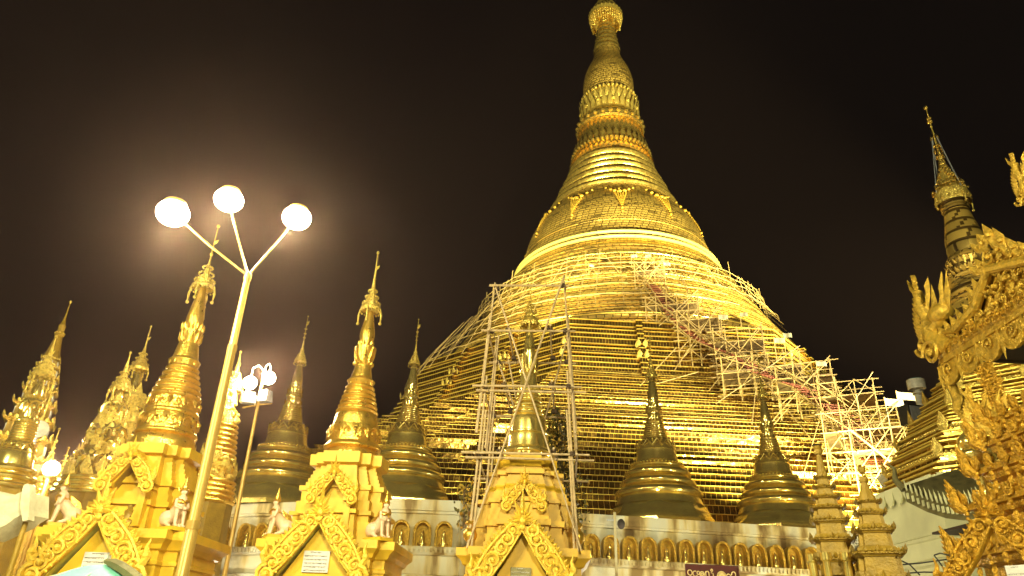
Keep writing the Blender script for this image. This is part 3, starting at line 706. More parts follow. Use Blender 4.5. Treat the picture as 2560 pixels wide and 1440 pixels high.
def stupa_top(T, r, tr, m, ringn, orn_bands=(), lotus=(), n=40, fin=None, bell_m=None):
    """tr: list of (part, mode, [(y,hw)...])"""
    for part, mode, pts in tr:
        mb = MB(); P = [r(y, h) for y, h in pts]; P = [(z, q) for z, q in P]
        if P[0][0] > P[-1][0]: P = P[::-1]
        mm = m
        if mode == 's': mb.lathe(smoothp(P, 3), n)
        elif mode == 'h': mb.lathe(P, n)
        elif mode.startswith('r'):
            k = int(mode[1:]); mb.lathe(rings(P[0][0], P[0][1], P[-1][0], P[-1][1], k, .15), n)
        elif mode.startswith('o'):          # ornament band: swags, spikes and balls
            mb.lathe(smoothp(P, 2), n); (z0, r0), (z1, r1) = P[0], P[-1]; k = int(mode[1:]); rnd = random.Random(k)
            for i in range(k):
                a = 2*pi*i/k; rm = (r0+r1)/2; hm = (z1-z0)
                ex = Vector((-sin(a), cos(a), 0)); ez = Vector((0, 0, 1)); c = Vector(((rm+.02)*cos(a), (rm+.02)*sin(a), (z0+z1)/2))
                mb.spiral(c, hm*.40, ex, ez, 1.3, hm*.07, a0=rnd.uniform(0, 6), cw=rnd.choice((1, -1)), n=12)
                petals_a = a+pi/k; d = Vector((cos(petals_a), sin(petals_a), 0))
                mb.spike(d*(r1+.01)+ez*z1, d*(r0+.05)+ez*(z0+hm*.1), hm*.5, .05, d); mb.ball(d*(rm+.04)+ez*(z0+hm*.6), hm*.14, 6, 4)
        elif mode.startswith('p'):          # flared petals
            mb.lathe(P, n); k = int(mode[1:]); (z0, r0), (z1, r1) = P[0], P[-1]
            up = r1 >= r0
            if up: petals(mb, z0, r0, z1, r1*1.12, k, 2.6*r1/k*1.6, .04)
            else: petals(mb, z1, r1, z0, r0*1.12, k, 2.6*r0/k*1.6, .04)
        elif mode == 'f':                   # umbrella finial
            mb.lathe(P, 18); rim = max(P, key=lambda q: q[1])
            for i in range(16):
                a = 2*pi*i/16
                mb.ball((rim[1]*cos(a), rim[1]*sin(a), rim[0]-.10), .03, 5, 4)
                if i % 4 == 0:
                    mb.tube([(rim[1]*cos(a), rim[1]*sin(a), rim[0]), (rim[1]*1.15*cos(a), rim[1]*1.15*sin(a), rim[0]-.2), (rim[1]*1.1*cos(a), rim[1]*1.1*sin(a), rim[0]-.42)], [.015, .03, .01], 5); mb.ball((rim[1]*1.1*cos(a), rim[1]*1.1*sin(a), rim[0]-.42), .045, 5, 4)
                for q, hh in ((.85, .14), (.62, .32), (.42, .5)): mb.ball((rim[1]*q*cos(a+.1), rim[1]*q*sin(a+.1), rim[0]+hh), .028, 5, 4)
            top = P[-1][0]; mb.ball((0, 0, top), .045, 6, 4); mb.spike((0, 0, top-.5), (.10, 0, top-.38), .09, .015, (0, 1, 0)); mb.ball((0, 0, top-.8), .045, 6, 4)
            mm = 'orn'
        mb.build(part, mm, T)

# --- shrine A (left, behind the lamp post)
TA, X, Y, zc, r = shrine('stupa_shrine', 'left yellow shrine, carved gables and gilded stupa, standing behind the tall street lamp pole', 17.0, (352, 1343),
    [(1343,1280,116,104,4),(1280,1268,112,112,1),(1268,1228,100,92,2),(1228,1214,100,100,1),(1214,1156,92,72,5),(1152,1128,85,85,1)],
    None, R(0), podium=1.24, seed=1)
niche_gable(TA, zc+.08, 1.20, .29, -1.10, -.7, .21, 'paint', seed=11)
portal_front(TA, zc, zc+.08, zc-.92, .68, -1.74, 1.24, 'paint', wd=.34, seed=21, plq=(.05, .5, .34))
stupa_top(TA, r, [('drum', 's', [(1128, 76), (1112, 76), (1100, 71), (1094, 66)]), ('lip_moulding', 's', [(1095, 66), (1092, 73), (1087, 74), (1082, 70)]),
    ('garland_band', 'o12', [(1082, 69), (1062, 67), (1042, 62)]), ('upper_moulding', 's', [(1043, 62), (1039, 65), (1034, 64), (1030, 60)]), ('foliage_band', 'o12', [(1030, 60), (1002, 57)]),
    ('ringed_spire', 'r6', [(1002, 57), (918, 31)]), ('drooping_lotus', 'p14', [(918, 33), (905, 38), (897, 30)]), ('lotus_stem', 's', [(900, 31), (888, 29), (872, 26), (862, 24)]),
    ('rising_lotus', 'p12', [(862, 22), (830, 25)]), ('beaded_ring', 'p16', [(832, 22), (812, 25)]), ('banana_bud', 's', [(812, 20), (800, 21), (785, 19), (760, 15), (740, 11), (722, 8)]),
    ('umbrella_finial', 'f', [(722, 26), (716, 28), (712, 22), (702, 20), (700, 15), (690, 12), (688, 8), (676, 6), (660, 3), (640, 1.6), (566, 1)])], 'gild', 6)
# --- shrine B (middle)
TB, X, Y, zc, r = shrine('stupa_shrine', 'middle yellow shrine with a smooth-drummed gilded stupa, left of the bamboo cage', 17.0, (849, 1367),
    [(1367,1300,118,104,4),(1300,1290,112,112,1),(1290,1238,100,92,2),(1238,1226,98,98,1),(1226,1178,86,70,5),(1174,1148,83,83,1)],
    None, R(-3), podium=1.24, seed=2)
niche_gable(TB, zc+.15, 1.12, .28, -1.08, -.7, .20, 'paint', seed=12)
portal_front(TB, zc, zc+.28, zc-.76, .68, -1.74, 1.24, 'paint', wd=.32, seed=22, plq=(-.02, .52, .40))
stupa_top(TB, r, [('drum', 's', [(1148, 66), (1140, 65), (1132, 62), (1128, 60)]), ('lip_moulding', 's', [(1130, 62), (1126, 70), (1121, 70), (1112, 63)]),
    ('garland_band', 'o12', [(1112, 62), (1094, 62), (1070, 57)]), ('bell', 's', [(1070, 56), (1064, 55), (1045, 52), (1038, 49)]),
    ('ringed_spire', 'r6', [(1038, 48), (966, 29)]), ('drooping_lotus', 'p14', [(966, 28), (955, 35), (947, 26)]), ('lotus_stem', 's', [(948, 26), (938, 24), (924, 21), (914, 20)]),
    ('beaded_ring', 'p16', [(916, 20), (908, 24)]), ('rising_lotus', 'p10', [(908, 19), (890, 21), (870, 26)]), ('bud_collar', 'p12', [(866, 16), (854, 17)]), ('banana_bud', 's', [(856, 16), (846, 18), (832, 18), (812, 14), (795, 11), (780, 8)]),
    ('umbrella_finial', 'f', [(778, 22), (772, 25), (766, 22), (758, 20), (756, 15), (744, 12), (742, 9), (728, 6), (712, 4), (692, 2.5), (632, 1)])], 'gild', 6)
# --- shrine C (in the bamboo cage)
TC, X, Y, zc, r = shrine('stupa_shrine', 'darker yellow shrine with a polished stupa standing inside the tall bamboo pole cage', 17.0, (1313, 1387),
    [(1387,1330,122,112,3),(1330,1316,120,120,1),(1316,1272,110,102,3),(1272,1262,109,109,1),(1262,1234,98,90,3),(1234,1202,90,78,4),(1202,1192,86,86,1),(1190,1176,74,70,2),(1176,1154,70,70,1)],
    None, R(-4), podium=1.22, bodymat='paintc', seed=3)
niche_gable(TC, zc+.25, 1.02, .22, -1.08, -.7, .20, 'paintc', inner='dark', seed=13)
portal_front(TC, zc, zc+.30, zc-.86, .68, -1.72, 1.22, 'paintc', wd=.34, seed=23, plq=(-.02, .42, .26), dark=True)
stupa_top(TC, r, [('petal_base', 'o16', [(1154, 60), (1140, 61)]), ('lip_moulding', 's', [(1142, 58), (1138, 63), (1133, 63), (1124, 55)]),
    ('bell', 's', [(1126, 54), (1110, 52), (1096, 51), (1090, 50)]), ('band_moulding', 's', [(1092, 50), (1090, 54), (1086, 54), (1084, 48)]), ('upper_bell', 's', [(1085, 47), (1070, 46), (1052, 44), (1044, 39)]),
    ('ringed_spire', 'r6', [(1044, 38), (982, 26)]), ('drooping_lotus', 'p14', [(982, 25), (974, 29), (966, 24)]), ('lotus_stem', 's', [(966, 22), (954, 21), (944, 20), (935, 18)]),
    ('beaded_ring', 'p16', [(936, 19), (928, 22)]), ('rising_lotus', 'p10', [(928, 18), (905, 17), (888, 20)]), ('banana_bud', 's', [(888, 13), (878, 14), (864, 13), (848, 11), (830, 8), (818, 7)]),
    ('umbrella_finial', 'f', [(815, 22), (808, 24), (800, 17), (794, 15), (792, 12), (782, 9), (780, 7), (770, 4), (756, 1.5), (700, .8), (665, .8)])], 'polish', 6)

# ------------------------------------------------------------------ seated half-man half-lion guardians, urns
def guardian(label, loc, rz, grp, sc=1.0, crown=True):
    T = thing('guardian_statue', label, 'statue', loc, rz, grp); T.scale = (sc,)*3
    mb = MB()   # facing +x
    def cap(a, b, ra, rb_, n=8):
        a = Vector(a); b = Vector(b); mb.tube([a+(b-a)*t for t in (0, .25, .5, .75, 1)], [ra+(rb_-ra)*t for t in (0, .25, .5, .75, 1)], n); mb.ball(a, ra, n, 6); mb.ball(b, rb_, n, 6)
    for s_ in (-1, 1):
        mb.ball((-.20, s_*.10, .20), .17, 12, 8, sc=(1.1, .8, 1.05)); cap((-.16, s_*.14, .12), (-.02, s_*.15, .05), .07, .045); mb.ball((.02, s_*.15, .035), .045, 8, 5, sc=(1.6, 1, .8))
        cap((.12, s_*.09, .42), (.17, s_*.09, .05), .055, .04); mb.ball((.21, s_*.09, .03), .042, 8, 5, sc=(1.6, 1, .7))
        cap((.10, s_*.13, .58), (.14, s_*.15, .44), .045, .038); cap((.14, s_*.15, .44), (.20, s_*.05, .40), .036, .03)
    cap((-.15, 0, .24), (.08, 0, .46), .15, .13, 12); cap((.08, 0, .46), (.10, 0, .60), .13, .11, 12); cap((.10, 0, .62), (.11, 0, .72), .05, .045)
    mb.ball((.115, 0, .765), .075, 12, 8, sc=(.95, .85, 1.15)); mb.ball((.19, 0, .76), .018, 6, 4, sc=(1, .8, 1.4))
    for s_ in (-1, 1): mb.ball((.115, s_*.07, .755), .025, 6, 4, sc=(.6, .6, 1.6)); mb.ball((.176, s_*.028, .785), .012, 6, 4)
    mb.ball((.175, 0, .725), .018, 6, 4, sc=(.8, 1.4, .5))
    cap((-.34, 0, .14), (-.40, 0, .30), .03, .02)
    b = mb.build('body', 'marble', T)
    m = b.modifiers.new('remesh', 'REMESH'); m.mode = 'VOXEL'; m.voxel_size = .014; m.use_smooth_shade = True
    sm = b.modifiers.new('smooth', 'SMOOTH'); sm.iterations = 3; sm.factor = .5
    mb = MB(); mb.lathe([(.80, .085), (.83, .095), (.85, .075), (.90, .07), (.91, .055), (.97, .045), (.98, .03), (1.06, .015), (1.12, .005)], 12, c=(.11, 0))
    for s_ in (-1, 1): mb.spike((.10, s_*.08, .76), (.06, s_*.15, .88), .07, .02, (1, 0, 0))
    mb.build('crown', 'gild', T)
    mb = MB(); mb.tube([(.11+.125*cos(a), .135*sin(a), .56+.035*sin(2*a)) for a in [i*pi/8 for i in range(17)]], .022, 6)
    mb.tube([(-.02, -.13, .50), (.08, -.16, .60), (.19, -.05, .58), (.22, .04, .48)], .022, 6); mb.tube([(.10+.07*cos(a), .07*sin(a), .655) for a in [i*pi/6 for i in range(13)]], .018, 6)
    mb.spike((-.30, 0, .30), (-.05, 0, .62), .2, .03, (0, 1, 0)); mb.build('sash', 'gild', T)
    mb = MB().box((-.06, 0, -.03), (.62, .42, .08)).build('base_slab', 'paint', T)
    return T
gg = 'seated half-lion guardians on the shrine corners'
def local(Tp, x, y, z): return Tp.matrix_basis @ Vector((x, y, z)) if False else Vector((Tp.location.x+x*cos(Tp.rotation_euler.z)-y*sin(Tp.rotation_euler.z), Tp.location.y+x*sin(Tp.rotation_euler.z)+y*cos(Tp.rotation_euler.z), z))
zcA = zr(TA.location.x, TA.location.y, 1343, 0)[0]; zcB = zr(TB.location.x, TB.location.y, 1367, 0)[0]; zcC = zr(TC.location.x, TC.location.y, 1387, 0)[0]
p = local(TA, -1.08, -1.05, zcA+.07); guardian('white and gold seated half-lion guardian at the left corner of the leftmost yellow shrine', p, R(215), gg, .86)
p = local(TA, 1.08, -1.05, zcA+.07); guardian('white and gold seated half-lion guardian just left of the tall street lamp pole', p, R(-35), gg, .86)
p = local(TB, -1.08, -1.05, zcB+.07); guardian('white and gold seated half-lion guardian at the left corner of the middle shrine', p, R(210), gg, .86)
p = local(TB, 1.10, -1.05, zcB+.07); guardian('white and gold seated half-lion guardian at the right corner of the middle shrine', p, R(-40), gg, .86)
# gilded urns on the corners of shrine C
def urn(label, loc, grp):
    T = thing('urn', label, 'urn', loc, 0, grp)
    MB().lathe([(0, .10), (.03, .11), (.05, .06), (.10, .04), (.13, .05)], 20).build('foot', 'gild', T)
    mb = MB(); mb.lathe(smoothp([(.12, .05), (.18, .12), (.27, .15), (.36, .12), (.42, .07), (.46, .06), (.49, .10), (.51, .11)], 3), 20); petals(mb, .16, .11, .26, .155, 8, .08, .01); mb.build('bowl', 'gild', T)
    MB().lathe([(.50, .12), (.54, .10), (.58, .05), (.62, .03), (.66, .005)], 16).build('lid', 'gild', T)
urn('gilded lidded urn at the left foot of the bamboo cage', local(TC, -1.16, -.98, zcC), 'gilded urns on the caged shrine')
urn('gilded lidded urn at the right foot of the bamboo cage', local(TC, 1.16, -.98, zcC), 'gilded urns on the caged shrine')

# ------------------------------------------------------------------ bamboo cage round shrine C
def bamboo(mb, a, b, r=.04, seg=.42, bend=.02, rnd=random):
    a = Vector(a); b = Vector(b); L_ = (b-a).length; n = max(2, int(L_/seg)); pts = []; rs = []
    s1 = (b-a).orthogonal().normalized()*bend*L_*.3*rnd.uniform(-1, 1)
    for i in range(n+1):
        t = i/n; p_ = a+(b-a)*t+s1*sin(pi*t)
        for dt, k in ((-.03, 1.0), (0, 1.18), (.03, 1.0)):
            q = p_+(b-a).normalized()*dt
            pts.append(q); rs.append(r*k*(1-.25*t))
    mb.tube(pts, rs, 7)
def cage():
    cx, cy = TC.location.x, TC.location.y
    T = thing('bamboo_scaffold', 'tall lashed bamboo pole cage standing round the darker yellow shrine', 'scaffold', (0, 0, 0))
    rnd = random.Random(5)
    zt = 9.75
    def W(u, v, z):
        """corner-box coordinates; the cage leans in toward the top"""
        t = (z-zcC)/(zt-zcC); k = 1.06-.30*t; a = R(-6)
        x, y = u*k*1.10, v*k*1.02; return Vector((cx+x*cos(a)-y*sin(a)+.02, cy+x*sin(a)+y*cos(a)-.02, z))
    def pole(a, b, r=.042): mb = MB(); bamboo(mb, a, b, r*.82, rnd=rnd); return mb.build('pole', 'bamboo', T)
    def knot(p_, r=.052):
        mb = MB()
        for i in range(3): mb.torus((p_.x, p_.y), r, .018, 10, 5, z=p_.z-.03+.03*i)
        mb.tube([p_+Vector((.05, -.05, .02)), p_+Vector((.09, -.09, -.15)), p_+Vector((.06, -.1, -.22))], .012, 4); mb.build('rope_lashing', 'rope', T)
    for (u, v), tp in {(-1, -1): 9.8, (1, -1): 10.0, (-1, 1): 9.0, (1, 1): 9.2}.items():
        pole(W(u, v, zcC+.0), W(u, v, 7.0+rnd.random()*.4)); pole(W(u, v, 5.9)+Vector((u*.09, -.04, 0)), W(u, v, tp)+Vector((u*.05, -.03, 0)), .038)
        pole(W(u*.93, v, zcC+.0)+Vector((0, -.05, 0)), W(u*.93, v, 6.4)+Vector((0, -.02, 0)), .036)
        pole(W(u, v*.9, 6.0)+Vector((u*.12, 0, 0)), W(u, v*.95, 8.9)+Vector((u*.1, 0, 0)), .034)
    for z_, dbl, ex in ((9.72, 0, .15), (8.45, 0, .22), (7.0, 1, .28), (5.4, 1, .35)):
        for v in (-1, 1):
            if z_ > 9.5 and v > 0: continue
            zz = z_-(.15 if v > 0 else 0)
            a, b = W(-1, v, zz)+Vector((-ex, v*.08, 0)), W(1, v, zz)+Vector((ex, v*.08, -.02)); pole(a, b, .038)
            if dbl and v < 0: pole(a+Vector((.1, 0, -.11)), b+Vector((.1, 0, -.12)), .036)
            for u in (-1, 1): knot(W(u, v, zz)+Vector((0, v*.04, 0)))
        if z_ < 9.5:
            for u in (-1, 1): pole(W(u, -1, z_-.05)+Vector((u*.07, -.25, 0)), W(u, 1, z_-.1)+Vector((u*.07, .25, 0)), .034)
            for u in (-.55, .6):   # poles running back, with hanging lashings
                pole(W(u, -1, z_+.08)+Vector((0, -.2, 0)), W(u, 1, z_+.0)+Vector((0, .2, 0)), .032); knot(W(u, -1, z_+.05), .06); knot(W(u, 1, z_-.05), .06)
    pole(W(-1, -1, 9.6)+Vector((0, -.14, 0)), W(1.0, -1, zcC)+Vector((.05, -.16, 0)), .03); pole(W(1, -1, 9.85)+Vector((.02, -.18, 0)), W(-1, -1, zcC)+Vector((0, -.22, 0)), .034)
    pole(W(-1, 1, 8.3), W(.2, 1, 5.2), .028); pole(W(1, 1, 8.8), W(0, 1, 5.5), .028); pole(W(-.7, 1, 8.35), W(-.2, .9, 6.2), .028)
cage()

# ------------------------------------------------------------------ scaffolding on the great stupa
def SP(ang, r, z): return Vector((AX+r*sin(ang), AY-r*cos(ang), z))     # ang 0 = toward the visitor, + to the right
def ring_scaffold():
    T = thing('ring_scaffold', 'bamboo ring scaffold wrapped round the circular terraces below the bell of the huge pagoda', 'scaffold', (0, 0, 0))
    rnd = random.Random(8); pieces = []
    lv = [(38.6, 18.1), (37.9, 18.2), (37.2, 18.4), (35.5, 19.6), (34.2, 20.5), (32.4, 22.0)]
    seg = 15.0
    for li, (z_, r_) in enumerate(lv):
        a = -112.0
        while a < 92:
            b = a+seg
            if li >= 4 and a > 20: break
            mb = MB(); mb.tube([SP(R(a+(b-a+1)*i/5), r_+rnd.uniform(-.1, .1), z_+rnd.uniform(-.12, .12)) for i in range(6)], .036, 5)
            pieces.append((3.0, 'rail', mb)); a = b
        # second inner rail for the deck
    lv2 = [(31.0, 23.2), (29.2, 24.9), (27.6, 26.2)]
    for z_, r_ in lv2:
        for a in range(-105, -38, 12):
            mb = MB(); mb.tube([SP(R(a+13*i/5), r_, z_+rnd.uniform(-.1, .1)) for i in range(6)], .036, 5); pieces.append((2.0, 'rail', mb))
    a = -110.0
    while a < 90:
        ar = R(a+rnd.uniform(-1, 1)); top = 38.4+rnd.uniform(.3, 1.7)
        mb = MB(); mb.tube([SP(ar, 20.1, 34.6), SP(ar, 18.2, 37.0), SP(ar+R(rnd.uniform(-.5, .5)), 18.0, top)], .036, 5); pieces.append((2.2, 'upright', mb))
        if a < 20:
            mb = MB(); mb.tube([SP(ar, 22.2, 31.2), SP(ar, 20.6, 34.1), SP(ar, 19.5, 35.9)], .032, 5); pieces.append((1.8, 'upright', mb))
        if a < -38:
            mb = MB(); mb.tube([SP(ar, 26.4, 26.6), SP(ar, 24.6, 29.8), SP(ar, 21.6, 33.8)], .036, 5); pieces.append((1.9, 'upright', mb))
        mb = MB(); s_ = rnd.choice((-1, 1)); mb.tube([SP(ar, 18.3, 36.3), SP(ar+R(5*s_), 18.1, 38.8)], .03, 5); pieces.append((1.3, 'brace', mb))
        mb = MB(); mb.tube([SP(ar, 18.3, 37.0), SP(ar, 16.4, 37.1)], .032, 5); pieces.append((1.0, 'putlog', mb))
        a += 6.0
    return T, pieces
def split_build(T, pieces, mats, most=100):
    """the biggest pieces of each kind one by one, the rest as one stuff part"""
    kinds = {}
    for w_, k, mb in pieces: kinds.setdefault(k, []).append((w_, mb))
    for k, L_ in kinds.items():
        L_.sort(key=lambda q: -q[0])
        for w_, mb in L_[:most]: mb.build(k, mats.get(k, 'bamboofar'), T)
        if len(L_) > most:
            big = MB()
            for w_, mb in L_[most:]: big.add(mb.v, mb.f)
            o = big.build(k+'s', mats.get(k, 'bamboofar'), T); o['kind'] = 'stuff'
Tr, pcs = ring_scaffold(); split_build(Tr, pcs, {})

def stair_scaffold():
    T = thing('stair_scaffold', 'dense bamboo stair scaffold with red stair boards climbing the right face of the huge pagoda', 'scaffold', (0, 0, 0))
    rnd = random.Random(12); pieces = []; corners = []
    # landings: (pixel x of left/right/top, y top, y bottom, distance)
    bays = [((1585, 1660), 652, 745, 66.0, 2.4), ((1612, 1745), 735, 830, 62.5, 3), ((1690, 1800), 770, 900, 60, 3), ((1780, 1905), 820, 940, 57.0, 3),
            ((1800, 2000), 880, 968, 53.5, 3), ((1935, 2075), 905, 1010, 50.5, 3.2), ((2040, 2182), 948, 1100, 47.0, 3.6), ((2050, 2250), 1020, 1180, 43.5, 3.6), ((2120, 2280), 1065, 1235, 40.0, 3)]
    P = lambda a, b, r_=.045, k='pole', w_=None: pieces.append(((w_ or ((Vector(b)-Vector(a)).length/ max(20, Vector(a).y))), k, MB().tube([a, b], [r_*max(.75, min(1.2, Vector(a).y/50)), r_*.8*max(.75, min(1.2, Vector(a).y/50))], 5)))
    for bi, ((x0, x1), y0, y1, D, dp) in enumerate(bays):
        A = G(x0, y0, D); B = G(x1, y0+(x1-x0)*.06, D); zt = (A.z+B.z)/2; zb = G((x0+x1)/2, y1, D).z
        A.z = B.z = zt; nx = max(2, round((B-A).length/1.05)); ax_ = (B-A)/nx; dn = Vector((-ax_.y, ax_.x, 0)).normalized()*dp
        nz = max(2, round((zt-zb)/1.05)); hz = (zt-zb)/nz
        for j in range(3):
            for i in range(nx+1):
                p_ = A+ax_*i+dn*(j*.5); lean = Vector((rnd.uniform(-.12, .12), 0, 0))
                P(Vector((p_.x, p_.y, zb-(.6 if j < 2 else 0)))+lean, Vector((p_.x, p_.y, zt+rnd.uniform(.0, .35)+(0.9 if rnd.random() < .15 else 0))))
        for k in range(nz+1):
            z_ = zt-k*hz
            for j in range(3):
                a = A+dn*(j*.5); b = B+dn*(j*.5); ov = ax_.normalized()*rnd.uniform(.2, .6)
                P(Vector((a.x, a.y, z_))-ov, Vector((b.x, b.y, z_+rnd.uniform(-.08, .08)))+ov, .040)
            for i in range(nx+1):
                if rnd.random() < .7: p_ = A+ax_*i; P(Vector((p_.x, p_.y, z_)), Vector((p_.x+dn.x, p_.y+dn.y, z_)), .034)
        for i in range(nx):
            for k in range(nz):
                if rnd.random() < .75:
                    p_ = A+ax_*i; q = A+ax_*(i+1); za, zb2 = zt-k*hz, zt-(k+1)*hz
                    if rnd.random() < .5: za, zb2 = zb2, za
                    P(Vector((p_.x, p_.y-.1, za)), Vector((q.x, q.y-.1, zb2)), .034)
        # one long brace each way
        P(Vector((A.x, A.y-.2, zt)), Vector((B.x, B.y-.2, zb)), .040); P(Vector((B.x, B.y-.25, zt+.3)), Vector((A.x-.8, A.y-.25, zb-1.2)), .040)
        # landing deck
        zd = zt-hz*(1 if nz > 2 else .9)
        dk = MB(); c = (A+B)/2+dn*.5; dk.box((c.x, c.y, zd), ((B-A).length*1.02, dp, .08), math.atan2(ax_.y, ax_.x)); dk.build('landing_deck', 'deck', T)
        corners += [(A.x, A.y, zt), (B.x, B.y, zt)]
    # inclined stair flights of red boards with handrails between landings
    mids = [G((b[0][0]+b[0][1])/2+8, (b[1]*.35+b[2]*.65), b[3]-.4) for b in bays]
    for i in range(len(mids)-1):
        a, b = mids[i], mids[i+1]; L_ = (b-a).length; d = (b-a)/L_; sd_ = Vector((0, 0, 1)).cross(d).normalized()
        mb = MB(); n = int(L_/.45)
        for k in range(n):
            q = a+d*(k+.5)*.45; mb.box((q.x, q.y, q.z), (1.3, .22, .06), math.atan2(sd_.y, sd_.x))
        mb.build('stair_flight', 'red', T)
        for s_ in (-1, 1):
            for h_ in (0, .9): P(a+sd_*s_+Vector((0, 0, h_)), b+sd_*s_+Vector((0, 0, h_)), .06, 'handrail')
    # long raking poles running down the terraces
    for (xa, ya, Da), (xb, yb, Db) in (((1700, 690, 66), (1800, 900, 57)), ((1640, 700, 66), (1760, 860, 60)), ((1850, 880, 56), (2030, 1100, 47)), ((1980, 900, 50), (2110, 1120, 43)), ((2090, 960, 46), (2190, 1215, 39)), ((2120, 960, 46.5), (2235, 1200, 39.5)), ((1745, 930, 55), (1640, 960, 53)), ((1690, 870, 57), (1600, 965, 53)), ((1890, 960, 52), (1880, 1060, 46)), ((1900, 1100, 44), (1980, 1010, 49)), ((2010, 1180, 40), (2060, 1010, 46))):
        P(G(xa, ya, Da), G(xb, yb, Db), .040)
    split_build(T, pieces, {})
    return corners
cor = stair_scaffold()
# pale flags tied to tall sticks on the scaffolds
def flag(px, py, D, lab, s_=1.0):
    p_ = G(px, py, D); s_ *= .72; T = thing('flag', lab, 'flag', p_, R(random.uniform(-60, 20)), 'pale flags on the scaffolds')
    MB().tube([(0, 0, -1.9*s_), (0, 0, .25*s_)], .035, 5).build('flagstick', 'bamboofar', T)
    mb = MB(); vs = []; n = 5
    for j in range(2):
        for i in range(n): vs.append((i*.24*s_, .06*sin(i*1.5), .2*s_-j*.46*s_-.07*i*s_))
    vs2 = [(x, y+.015, z) for x, y, z in vs]
    fs = [(i, i+1, n+i+1, n+i) for i in range(n-1)]; m_ = len(vs)
    mb.add(vs+vs2, fs+[tuple(m_+k for k in f[::-1]) for f in fs]); mb.build('cloth', 'white', T)
for px, py, D, lab, s_ in ((1578, 640, 65, 'pale flag at the very top left of the stair scaffold', 1.0), (1613, 640, 65, 'second pale flag at the top of the stair scaffold, beside the bell base', 1.0),
    (1658, 658, 65, 'pale flag just below the top landing of the stair scaffold', 1.0), (1796, 792, 57, 'pale flag on the upper landing where the stair scaffold crosses the round terraces', 1.2),
    (1850, 786, 57, 'pale flag on a tall stick above the upper landing', 1.0), (1935, 850, 52, 'drooping pale flag half way down the stair scaffold', 1.2), (1958, 838, 52, 'small pale flag on a taller stick half way down the stair scaffold', 1.0),
    (2040, 908, 50, 'pale flag above the landing at the edge of the square terraces', 1.0), (2212, 1003, 43.5, 'white flag on the lowest big landing, left one of the pair', 1.3), (2242, 987, 43.5, 'white flag on the lowest big landing, right one of the pair', 1.3), (1472, 662, 66, 'small flag on the ring scaffold left of the stair top', .8)):
    flag(px, py, D, lab, s_)

# ------------------------------------------------------------------ street lamps
def tri_lamp():
    D = 9.6; top = G(620, 690, D); X, Y = top.x, top.y
    T = thing('street_lamp', 'tall cream street lamp pole with three glaring lamp heads on splayed arms', 'street lamp', (X, Y, 0))
    zt = top.z
    mb = MB(); mb.tube([(0, 0, 0), (0, 0, zt*.45), (0, 0, zt*.45+.01), (0, 0, zt*.82), (0, 0, zt*.82+.01), (0, 0, zt)], [.085, .072, .066, .058, .050, .042], 20); mb.build('pole', 'pole', T)
    mb = MB(); mb.lathe([(0, .18), (.04, .18), (.05, .11), (.5, .10), (.55, .085)], 20); mb.build('base', 'pole', T)
    for z_, r_ in ((zt*.82, .062), (zt*.45, .078), (zt-.02, .052)): MB().lathe([(z_-.05, r_), (z_+.05, r_)], 20).build('pole_collar', 'pole', T)
    MB().lathe([(zt-.03, .05), (zt+.02, .055), (zt+.06, .03)], 16).build('pole_cap', 'pole', T)
    for px, py, dd in ((432, 533, -.25), (572, 500, .35), (742, 545, .15)):
        e = G(px, py, D+dd)-Vector((X, Y, 0)); a = Vector((0, 0, zt)); d = (e-a).normalized()
        arm = MB().tube([a, a+(e-a)*.5+Vector((0, 0, -.02)), e-d*.18], [.018, .016, .014], 8).build('arm', 'pole', T)
        mb = MB(); q = Vector((d.x, d.y, 0)).normalized()
        hd = MB(); hd.ball(e+Vector((0, 0, .15)), .15, 16, 10, sc=(1, 1, .45)); hd.build('lamp_hood', 'pole', arm)
        gl = MB(); gl.ball(e+Vector((0, 0, 0)), .20, 20, 14, sc=(1.05, 1.05, .85)); o = gl.build('lamp_glass', 'glow', arm)
        l = lamp('street_lamp_light', (X+e.x, Y+e.y, e.z-.32), 600, WARM, radius=.12)
    return T
tri_lamp()
def flood_pole():
    D = 23.0; p_ = G(645, 1010, D); X, Y = p_.x, p_.y; zt = p_.z
    T = thing('street_lamp', 'slim lamp pole with glowing globes on hooked arms above two box floodlights', 'street lamp', (X, Y, 0))
    MB().tube([(0, 0, 0), (0, 0, zt), (0, 0, zt+1.05)], [.08, .05, .035], 12).build('pole', 'pole', T)
    L_ = lambda px, py, dd=0: G(px, py, D+dd)-Vector((X, Y, 0))
    MB().tube([L_(606, 1019), L_(640, 1013), L_(680, 1008)], .03, 8).build('crossbar', 'pole', T)
    for k, (px, py, yaw) in enumerate(((622, 995, 25), (663, 991, -25))):
        c = L_(px, py, -.1); mb = MB(); mb.box(c, (.40, .30, .36), R(yaw), taper=.8); b = mb.build('floodlight_box', 'metalg', T)
        mb = MB(); mb.box(c+Vector((0, .17, 0)), (.34, .02, .28), R(yaw)); mb.build('floodlight_glass', 'whitep', b)
    hub = L_(652, 960)
    for px, py, top_ in ((625, 957, 914), (672, 945, 910)):
        e = L_(px, py); t_ = L_(px+8, top_); 
        a = Vector((0, 0, zt+.7)); m1 = Vector((a.x+(t_.x-a.x)*.15, a.y, t_.z-.08)); m2 = Vector(((a.x+t_.x)/2, t_.y, t_.z+.02)); m3 = Vector((e.x, e.y, t_.z-.1))
        arm = MB().tube([a, m1, m2, m3, e+Vector((0, 0, .15))], .022, 8).build('hooked_arm', 'whitep', T)
        MB().ball(e, .21, 16, 12).build('lamp_globe', 'glow', arm)
        lamp('globe_light', (X+e.x, Y+e.y-.3, e.z), 700, (1, .82, .5), radius=.15)
    return T
flood_pole()
